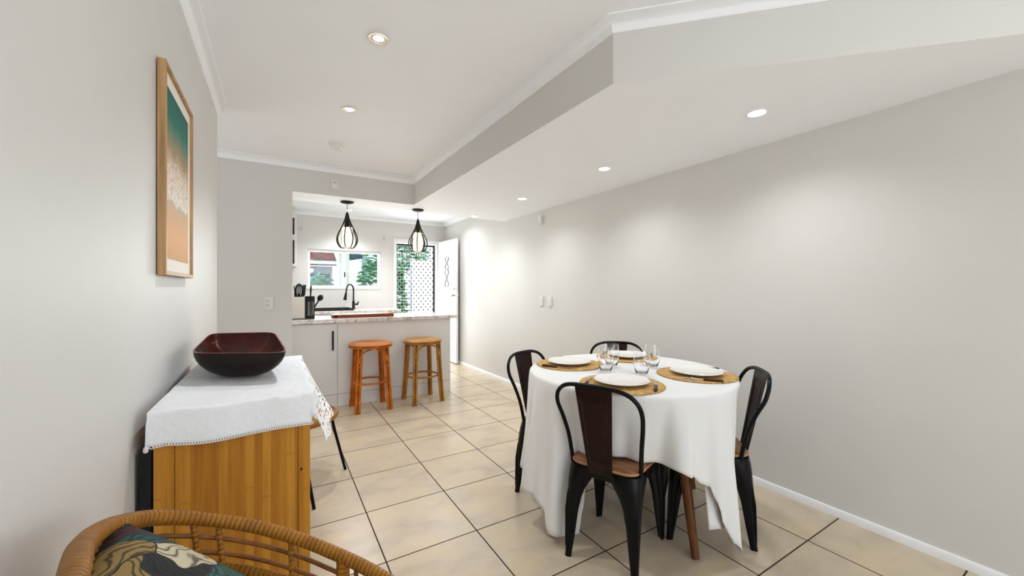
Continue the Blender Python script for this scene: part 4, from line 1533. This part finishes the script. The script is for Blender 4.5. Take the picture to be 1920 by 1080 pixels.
# ------------------------------------------------------------ framed print
px0, pxf, py0, py1, pz0_, pz1_ = XL + 0.003, -0.303, 1.661, 2.147, 1.295, 1.995
t = thing('framed_print', 'tall oak-framed aerial beach print on the left wall', 'picture', (XL, (py0 + py1) / 2, pz0_))
fwid = 0.014
mb = MB()
mb.box(px0, pxf, py0, py0 + fwid, pz0_, pz1_).box(px0, pxf, py1 - fwid, py1, pz0_, pz1_)
mb.box(px0, pxf, py0 + fwid, py1 - fwid, pz0_, pz0_ + fwid).box(px0, pxf, py0 + fwid, py1 - fwid, pz1_ - fwid, pz1_)
mb.build('frame', 'frame_oak', t, smooth=False, bevel=0.0012)
xm = pxf - 0.010
MB().box(px0, xm, py0 + fwid, py1 - fwid, pz0_ + fwid, pz1_ - fwid).build('mount', 'mat_white', t, smooth=False)
mb = MB()
m_ = 0.045
k = len(mb.v)
ya_, yb_, za_, zb_ = py0 + fwid + m_, py1 - fwid - m_, pz0_ + fwid + m_, pz1_ - fwid - m_
mb.v += [Vector(p) for p in ((xm + 0.0008, ya_, za_), (xm + 0.0008, yb_, za_), (xm + 0.0008, yb_, zb_), (xm + 0.0008, ya_, zb_))]
mb.quadface([0, 1, 2, 3], [(0, 0), (1, 0), (1, 1), (0, 1)])
mb.build('beach_print', 'beach', t, smooth=False)

# ------------------------------------------------------------ sideboard
bx0, bx1, by0, by1, bz1 = -0.290, 0.098, 1.43, 2.25, 0.908
t = thing('bamboo_sideboard', 'bamboo sideboard with its end panel towards the camera', 'sideboard', ((bx0 + bx1) / 2, (by0 + by1) / 2, 0))
MB().box(bx0 + 0.002, bx1 - 0.016, by0 + 0.006, by1 - 0.002, 0.03, bz1 - 0.02).build('carcass', 'bamboo', t, smooth=False)
MB().box(bx0 - 0.002, bx1 + 0.002, by0 - 0.004, by1 + 0.002, bz1 - 0.02, bz1).build('top', 'bamboo', t, smooth=False, bevel=0.002)
MB().box(bx0 + 0.002, bx0 + 0.046, by0 - 0.001, by0 + 0.006, 0.03, bz1 - 0.02).build('stile', 'bamboo', t, smooth=False, bevel=0.001)
MB().box(bx1 - 0.036, bx1 - 0.002, by0 - 0.001, by0 + 0.006, 0.03, bz1 - 0.02).build('stile', 'bamboo', t, smooth=False, bevel=0.001)
MB().box(bx0 + 0.0475, bx1 - 0.0375, by0 + 0.001, by0 + 0.006, 0.03, bz1 - 0.02).build('end_panel', 'bamboo', t, smooth=False, bevel=0.0005)
MB().lathe([(0.001, 0), (0.0035, 0), (0.0035, 0.002), (0.001, 0.002)], seg=12, M4=Matrix.Translation((bx1 - 0.027, by0 - 0.001, 0.67)) @ Matrix.Rotation(PI / 2, 4, 'X')).build('screw', 'gun_metal', t)
MB().box(bx0 - 0.027, bx0 - 0.003, by0 + 0.004, by1 - 0.05, 0.0, 0.80).build('infill_panel', 'black_matt', t, smooth=False)['label'] = 'black strip in the gap between sideboard and wall'  # unidentified black strip filling the gap between sideboard and wall
for x in (bx0 + 0.02, bx1 - 0.02):
    for y in (by0 + 0.02, by1 - 0.02):
        MB().box(x - 0.018, x + 0.018, y - 0.018, y + 0.018, 0, 0.03).build('foot', 'black_matt', t, smooth=False)
for q in range(2):
    y = by0 + 0.02 + q * 0.395
    d = MB().box(bx1 - 0.016, bx1 - 0.001, y, y + 0.38, 0.06, bz1 - 0.03).build('door', 'bamboo', t, smooth=False, bevel=0.002)


# runner
def runner(u, v, full=1.0):
    # flat cloth coordinates
    ovL, ovR = 0.030, 0.185
    x = bx0 - ovL + (bx1 - bx0 + ovL + ovR) * u
    ovN = 0.082 + 0.040 * u + 0.012 * sin(u * 7) + 0.03 * max(0, (0.10 - u)) * 10 * 0.6
    y = (by0 - ovN) + (by1 - by0 + ovN + 0.09) * v
    zt = bz1 + 0.004 + 0.0016 * pnoise(Vector((x * 14, y * 14, 0)))
    ox_ = max(0, x - bx1 - 0.004) if x > bx1 + 0.004 else min(0, x - bx0 + 0.003)
    oy_ = min(0, y - by0 + 0.004) if y < by0 else max(0, y - by1)
    drop = math.hypot(ox_, oy_)
    X, Y, Z = x - ox_, y - oy_, zt
    if drop > 0:
        fl = 0.10 * max(0, drop)
        if ox_ > 0:
            X += (0.46 * ox_ * (0.45 + 0.62 * sin(PI * min(1, max(0, (Y - by0) / 0.75))) ** 1)) + 0.007 * sin(Y * 26)
            X += 0.004
        if ox_ < 0:
            X += -0.006
        if oy_ < 0:
            Y += -0.006 - 0.12 * abs(oy_) - 0.004 * sin(x * 30)
        if oy_ > 0:
            Y += 0.006
        k_ = 0.96 if ox_ <= 0 else (0.90 - 0.24 * min(1, abs(oy_) * 12))
        Z = zt - drop * k_
    return (X, Y, Z)


UL = 0.79


def runner_main(u, v):
    return runner(u * UL, 0.0 + v)


t = thing('lace_edged_runner', 'white cotton cloth with a crochet edge draped over the sideboard', 'cloth', (-0.1, 1.84, bz1))
MB().grid(runner_main, 90, 120).build('cloth', 'cotton', t, angle=80, solid=0.0015)
mb = MB().grid(lambda u, v: runner(UL + (1 - UL) * u * (1 + 0.05 * abs(sin(v * 60))), v), 14, 160, uvs=(0.125, 1.0))
mb.build('crochet_lace', 'lace', t, angle=80)
mb = MB()
for k in range(75):
    u = k / 74 * UL
    p = Vector(runner(u, 0))
    q = Vector(runner(u, 0.002))
    mb.tube([p + Vector((0.0045 * cos(a), -0.0005, 0.0045 * sin(a) - 0.002)) for a in [2 * PI * j / 8 for j in range(8)]], 0.0014, 4, closed=True)
for k in range(110):
    p = Vector(runner(0, k / 109 * 0.9))
    mb.tube([p + Vector((0, 0.0045 * cos(a), 0.0045 * sin(a) - 0.002)) for a in [2 * PI * j / 8 for j in range(8)]], 0.0014, 4, closed=True)
mb.build('picot_edge', 'linen', t)

# carved bowl
t = thing('carved_bowl', 'large dark carved wooden dough bowl on the white runner', 'bowl', (-0.11, 1.95, bz1 + 0.006))
zb = bz1 + 0.0065
corn = [(-0.262, 1.770), (0.040, 1.618), (-0.004, 2.20), (-0.268, 2.34)]   # near-left, near-right, far-right, far-left
rimz = [1.020, 1.018, 1.040, 1.036]


def bowl_pt(a, s, zfrac, smin=0.22):
    ca, sa = cos(a), sin(a)
    e = 0.25
    u = math.copysign(abs(ca) ** e, ca) * s
    v = math.copysign(abs(sa) ** e, sa) * (0.58 + 0.42 * (s - smin) / (1 - smin))
    u, v = (u + 1) / 2, (v + 1) / 2
    c0_, c1_, c2_, c3_ = [Vector((*c, z)) for c, z in zip(corn, rimz)]
    p = c0_ * (1 - u) * (1 - v) + c1_ * u * (1 - v) + c2_ * u * v + c3_ * (1 - u) * v
    z = zb + 0.002 + (p.z - zb) * zfrac
    return (p.x, p.y, z)


rings = []
SEG = 64
for k in range(9):
    tt_ = k / 8
    s = 0.22 + 0.78 * sin(tt_ * PI / 2) ** 1.05
    zf = (1 - cos(tt_ * PI / 2)) ** 0.9
    rings.append([bowl_pt(2 * PI * i / SEG, s, zf) for i in range(SEG)])
MB().loft(rings).build('outer_shell', 'bowl', t, angle=60)
rin = []
for k in range(9):
    tt_ = 1 - k / 8
    s = (0.20 + 0.765 * sin(tt_ * PI / 2) ** 1.05)
    zf = 0.10 + 0.90 * (1 - cos(tt_ * PI / 2)) ** 0.9 + 0.003
    rin.append([bowl_pt(2 * PI * i / SEG, s, zf) for i in range(SEG)])
# the shell is closed above the base by an inner surface, carved out with a boolean-free trick: rim ring + inner wall
o_sh = [c_ for c_ in bpy.data.objects if c_.parent == t][0]
me = o_sh.data
import bmesh
bm = bmesh.new()
bm.from_mesh(me)
top = [f_ for f_ in bm.faces if len(f_.verts) > 10 and f_.calc_center_median().z > 0.03 + min(v.co.z for v in bm.verts)]
bmesh.ops.delete(bm, geom=top, context='FACES_ONLY')
bm.to_mesh(me)
bm.free()
mb = MB().loft(rin, cap=False)
b_ = len(mb.v)
mb.quadface([b_ - SEG + i for i in range(SEG)])
mb.build('inner_surface', 'bowl_in', t, angle=60)
MB().loft([rings[-1], rin[0]], cap=False).build('rim', 'bowl_rim', t, angle=60)
for (fx, fy) in ((-0.10, 1.87), (-0.05, 1.85), (-0.12, 2.05)):
    MB().ball((fx, fy, zb + 0.005), 0.016, 10, 6, (1, 1, 0.4)).build('foot', 'bowl', t)

# ------------------------------------------------------------ rattan tub chair behind the sideboard
t = thing('rattan_tub_chair', 'low rattan chair with thin black legs behind the sideboard', 'chair', (0.10, 2.80, 0))
sc_ = Vector((0.10, 2.80, 0))
mb = MB()
mb.tube([(sc_.x + 0.235 * cos(2 * PI * k / 40), sc_.y + 0.235 * sin(2 * PI * k / 40), 0.445) for k in range(40)], 0.020, 8, closed=True)
mb.build('seat_rim', 'wrap', t)
MB().lathe([(0.001, 0.43), (0.10, 0.435), (0.225, 0.452), (0.225, 0.44), (0.001, 0.42)], (sc_.x, sc_.y, 0), 36, capb=False, capt=False).build('seat', 'rattan', t)
fd = Vector((0.887, -0.462, 0))
sd = Vector((0.462, 0.887, 0))
for sx in (-1, 1):
    ft = sc_ + fd * 0.225 + sd * 0.245 * sx
    tp = sc_ + fd * 0.125 + sd * 0.205 * sx + Vector((0, 0, 0.45))
    bk = sc_ - fd * 0.05 + sd * 0.25 * sx + Vector((0, 0, 0.625))
    MB().tube(cr_spline([ft, ft.lerp(tp, 0.6), tp, tp.lerp(bk, 0.5) + Vector((0, 0, 0.01)), bk], 5), 0.0095, 8).build('leg', 'black_metal', t)
    ft2 = sc_ - fd * 0.20 + sd * 0.20 * sx
    MB().tube([ft2, sc_ - fd * 0.16 + sd * 0.16 * sx + Vector((0, 0, 0.43))], 0.0095, 8).build('leg', 'black_metal', t)
arc = []
for k in range(21):
    a = PI * (k / 20) - PI / 2
    arc.append(sc_ - fd * (0.05 + 0.21 * cos(a)) + sd * 0.25 * sin(a) + Vector((0, 0, 0.625 + 0.05 * cos(a))))
MB().tube(arc, 0.0105, 8).build('back_rail', 'black_metal', t)
mb = MB()
for k in range(1, 20, 2):
    p = arc[k]
    q = sc_ + (Vector((p.x, p.y, 0)) - sc_) * 0.88 + Vector((0, 0, 0.45))
    mb.tube([p, q], 0.006, 6)
mb.build('back_canes', 'rattan', t)
# woven loop hanging from the seat edge, near the sideboard corner
cxl = sc_ + fd * 0.12 - sd * 0.22
mb = MB()
for r_ in (0.05, 0.034, 0.018):
    mb.tube([cxl + sd * 0.3 * r_ * cos(a) + fd * 0.55 * r_ * cos(a) + Vector((0, 0, 0.325 + r_ * 1.25 * sin(a))) for a in [2 * PI * j / 18 for j in range(18)]], 0.006, 6, closed=True)
mb.build('woven_loop', 'rattan', t)

# ------------------------------------------------------------ rattan lounge chair in the foreground
t = thing('rattan_lounge_chair', 'round rattan lounge chair with a wrapped rim in the foreground', 'armchair', (0.05, 0.68, 0))
rimP = [(-0.209, 0.677, 0.905), (-0.231, 0.771, 0.890), (-0.238, 0.847, 0.872), (-0.230, 0.902, 0.855), (-0.192, 0.964, 0.825), (-0.117, 0.991, 0.785), (-0.035, 0.971, 0.755), (0.041, 0.929, 0.728), (0.097, 0.884, 0.708), (0.150, 0.828, 0.692), (0.200, 0.755, 0.678), (0.262, 0.650, 0.66), (0.295, 0.52, 0.65), (0.26, 0.38, 0.68), (0.14, 0.28, 0.76), (0.0, 0.27, 0.84), (-0.11, 0.36, 0.89), (-0.172, 0.50, 0.91)]
rim = cr_spline(rimP, 10, closed=True)
NR = len(rim)
rads = [0.0122 + 0.0034 * max(0, min(1, (p.z - 0.78) / 0.1)) for p in rim]
MB().tube(rim, rads, 12, closed=True).build('rim', 'wrap', t, angle=70)
SCN = Vector((0.055, 0.66, 0.40))


def inner(i, k=0.80, dz=-0.105):
    p = rim[i % NR]
    return Vector((SCN.x + (p.x - SCN.x) * k, SCN.y + (p.y - SCN.y) * k, p.z + dz))


i0, i1 = 36, 84      # arc between the first post and the bound spar
idx_all = list(range(i0 - 22, i1 + 1))
MB().tube([inner(i, 0.93, -0.085) for i in idx_all], 0.0095, 8).build('lower_hoop', 'wrap', t)
for k in (0.34, 0.66):
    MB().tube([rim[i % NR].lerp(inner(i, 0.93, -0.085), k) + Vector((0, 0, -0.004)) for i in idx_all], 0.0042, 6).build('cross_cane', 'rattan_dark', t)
for i in (47, 52, 68, 84):
    th_ = 0.013 if i == 84 else 0.0055
    MB().tube([rim[i], rim[i].lerp(inner(i, 0.93, -0.085), 0.5), inner(i, 0.93, -0.085)], th_, 8).build('bound_post', 'wrap', t)
    if i != 84:
        for k in (0.34, 0.66, 1.0):
            MB().ball(rim[i].lerp(inner(i, 0.93, -0.085), k), 0.0078, 8, 6, (1, 1, 0.7)).build('knot', 'wrap', t)


def seat_pt(i, r=0.17):
    a = math.atan2(rim[i % NR].y - SCN.y, rim[i % NR].x - SCN.x)
    return Vector((SCN.x + r * cos(a), SCN.y + r * sin(a), SCN.z))


mb = MB()
for i in list(range(88, 180, 4)) + list(range(2, 36, 3)):
    p, q = rim[i % NR], seat_pt(i)
    m1 = p.lerp(q, 0.5) + Vector((0, 0, -0.05))
    mb = MB()
    mb.tube(cr_spline([p, m1, q], 5), 0.0048, 6)
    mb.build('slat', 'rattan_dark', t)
MB().tube([seat_pt(i) for i in range(0, NR, 4)], 0.012, 8, closed=True).build('seat_ring', 'wrap', t)
MB().lathe([(0.001, 0.392), (0.165, 0.398), (0.165, 0.388), (0.001, 0.382)], (SCN.x, SCN.y, 0), 32, capb=False, capt=False).build('seat', 'rattan', t)
# slats of the sideboard-facing arc stay open; cane posts carry the hoop to the seat
for i in (44, 56, 70, 84):
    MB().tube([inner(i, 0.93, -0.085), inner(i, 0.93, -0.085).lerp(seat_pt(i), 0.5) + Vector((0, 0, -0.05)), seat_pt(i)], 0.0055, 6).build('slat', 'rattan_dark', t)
for a, fz in ((35, 1), (125, 1), (215, 1), (305, 1)):
    u = Vector((cos(R(a)), sin(R(a)), 0))
    MB().tube([Vector((SCN.x, SCN.y, 0.385)) + u * 0.16, Vector((SCN.x, SCN.y, 0)) + u * 0.24], 0.009, 8).build('leg', 'black_metal', t)
MB().tube([rim[92], Vector((0.20, 0.84, 0.0))], 0.0085, 8).build('support_rod', 'black_metal', t)

# cushion
C0 = Vector((-0.222, 0.906, 0.856))
e1 = Vector((0.160, -0.030, -0.135)).normalized()
e2 = Vector((0.048, -0.098, -0.048))
e2 = (e2 - e1 * e2.dot(e1)).normalized()
nn = e1.cross(e2).normalized()
if nn.z < 0:
    nn = -nn
S = 0.36
t = thing('leaf_print_cushion', 'square cushion with a teal and cream tropical leaf print in the rattan chair', 'cushion', tuple(C0 + (e1 + e2) * S * 0.5 - nn * 0.06))


def cush(side):
    def fn(u, v):
        bu, bv = 1 - abs(2 * u - 1) ** 2.4, 1 - abs(2 * v - 1) ** 2.4
        th_ = 0.052 * (max(0, bu) * max(0, bv)) ** 0.5
        # edges pull in between the corners
        uu = u + (0.5 - u) * 0.07 * (1 - (2 * v - 1) ** 2)
        vv = v + (0.5 - v) * 0.07 * (1 - (2 * u - 1) ** 2)
        if side < 0:
            th_ *= 0.9
        return C0 + e1 * S * uu + e2 * S * vv + nn * side * th_
    return fn


mb = MB().grid(cush(1), 26, 26, uvs=(1, 1))
mb.build('front_cover', 'leafprint', t, angle=80)
mb = MB().grid(cush(-1), 26, 26, uvs=(1, 1))
mb.build('back_cover', 'leafprint', t, angle=80)
edge = []
for k in range(26):
    edge.append(cush(1)(k / 26, 0))
for k in range(26):
    edge.append(cush(1)(1, k / 26))
for k in range(26):
    edge.append(cush(1)(1 - k / 26, 1))
for k in range(26):
    edge.append(cush(1)(0, 1 - k / 26))
MB().tube(edge, 0.0028, 6, closed=True).build('piping', 'bowl', t)
print('scene built', len(bpy.data.objects))
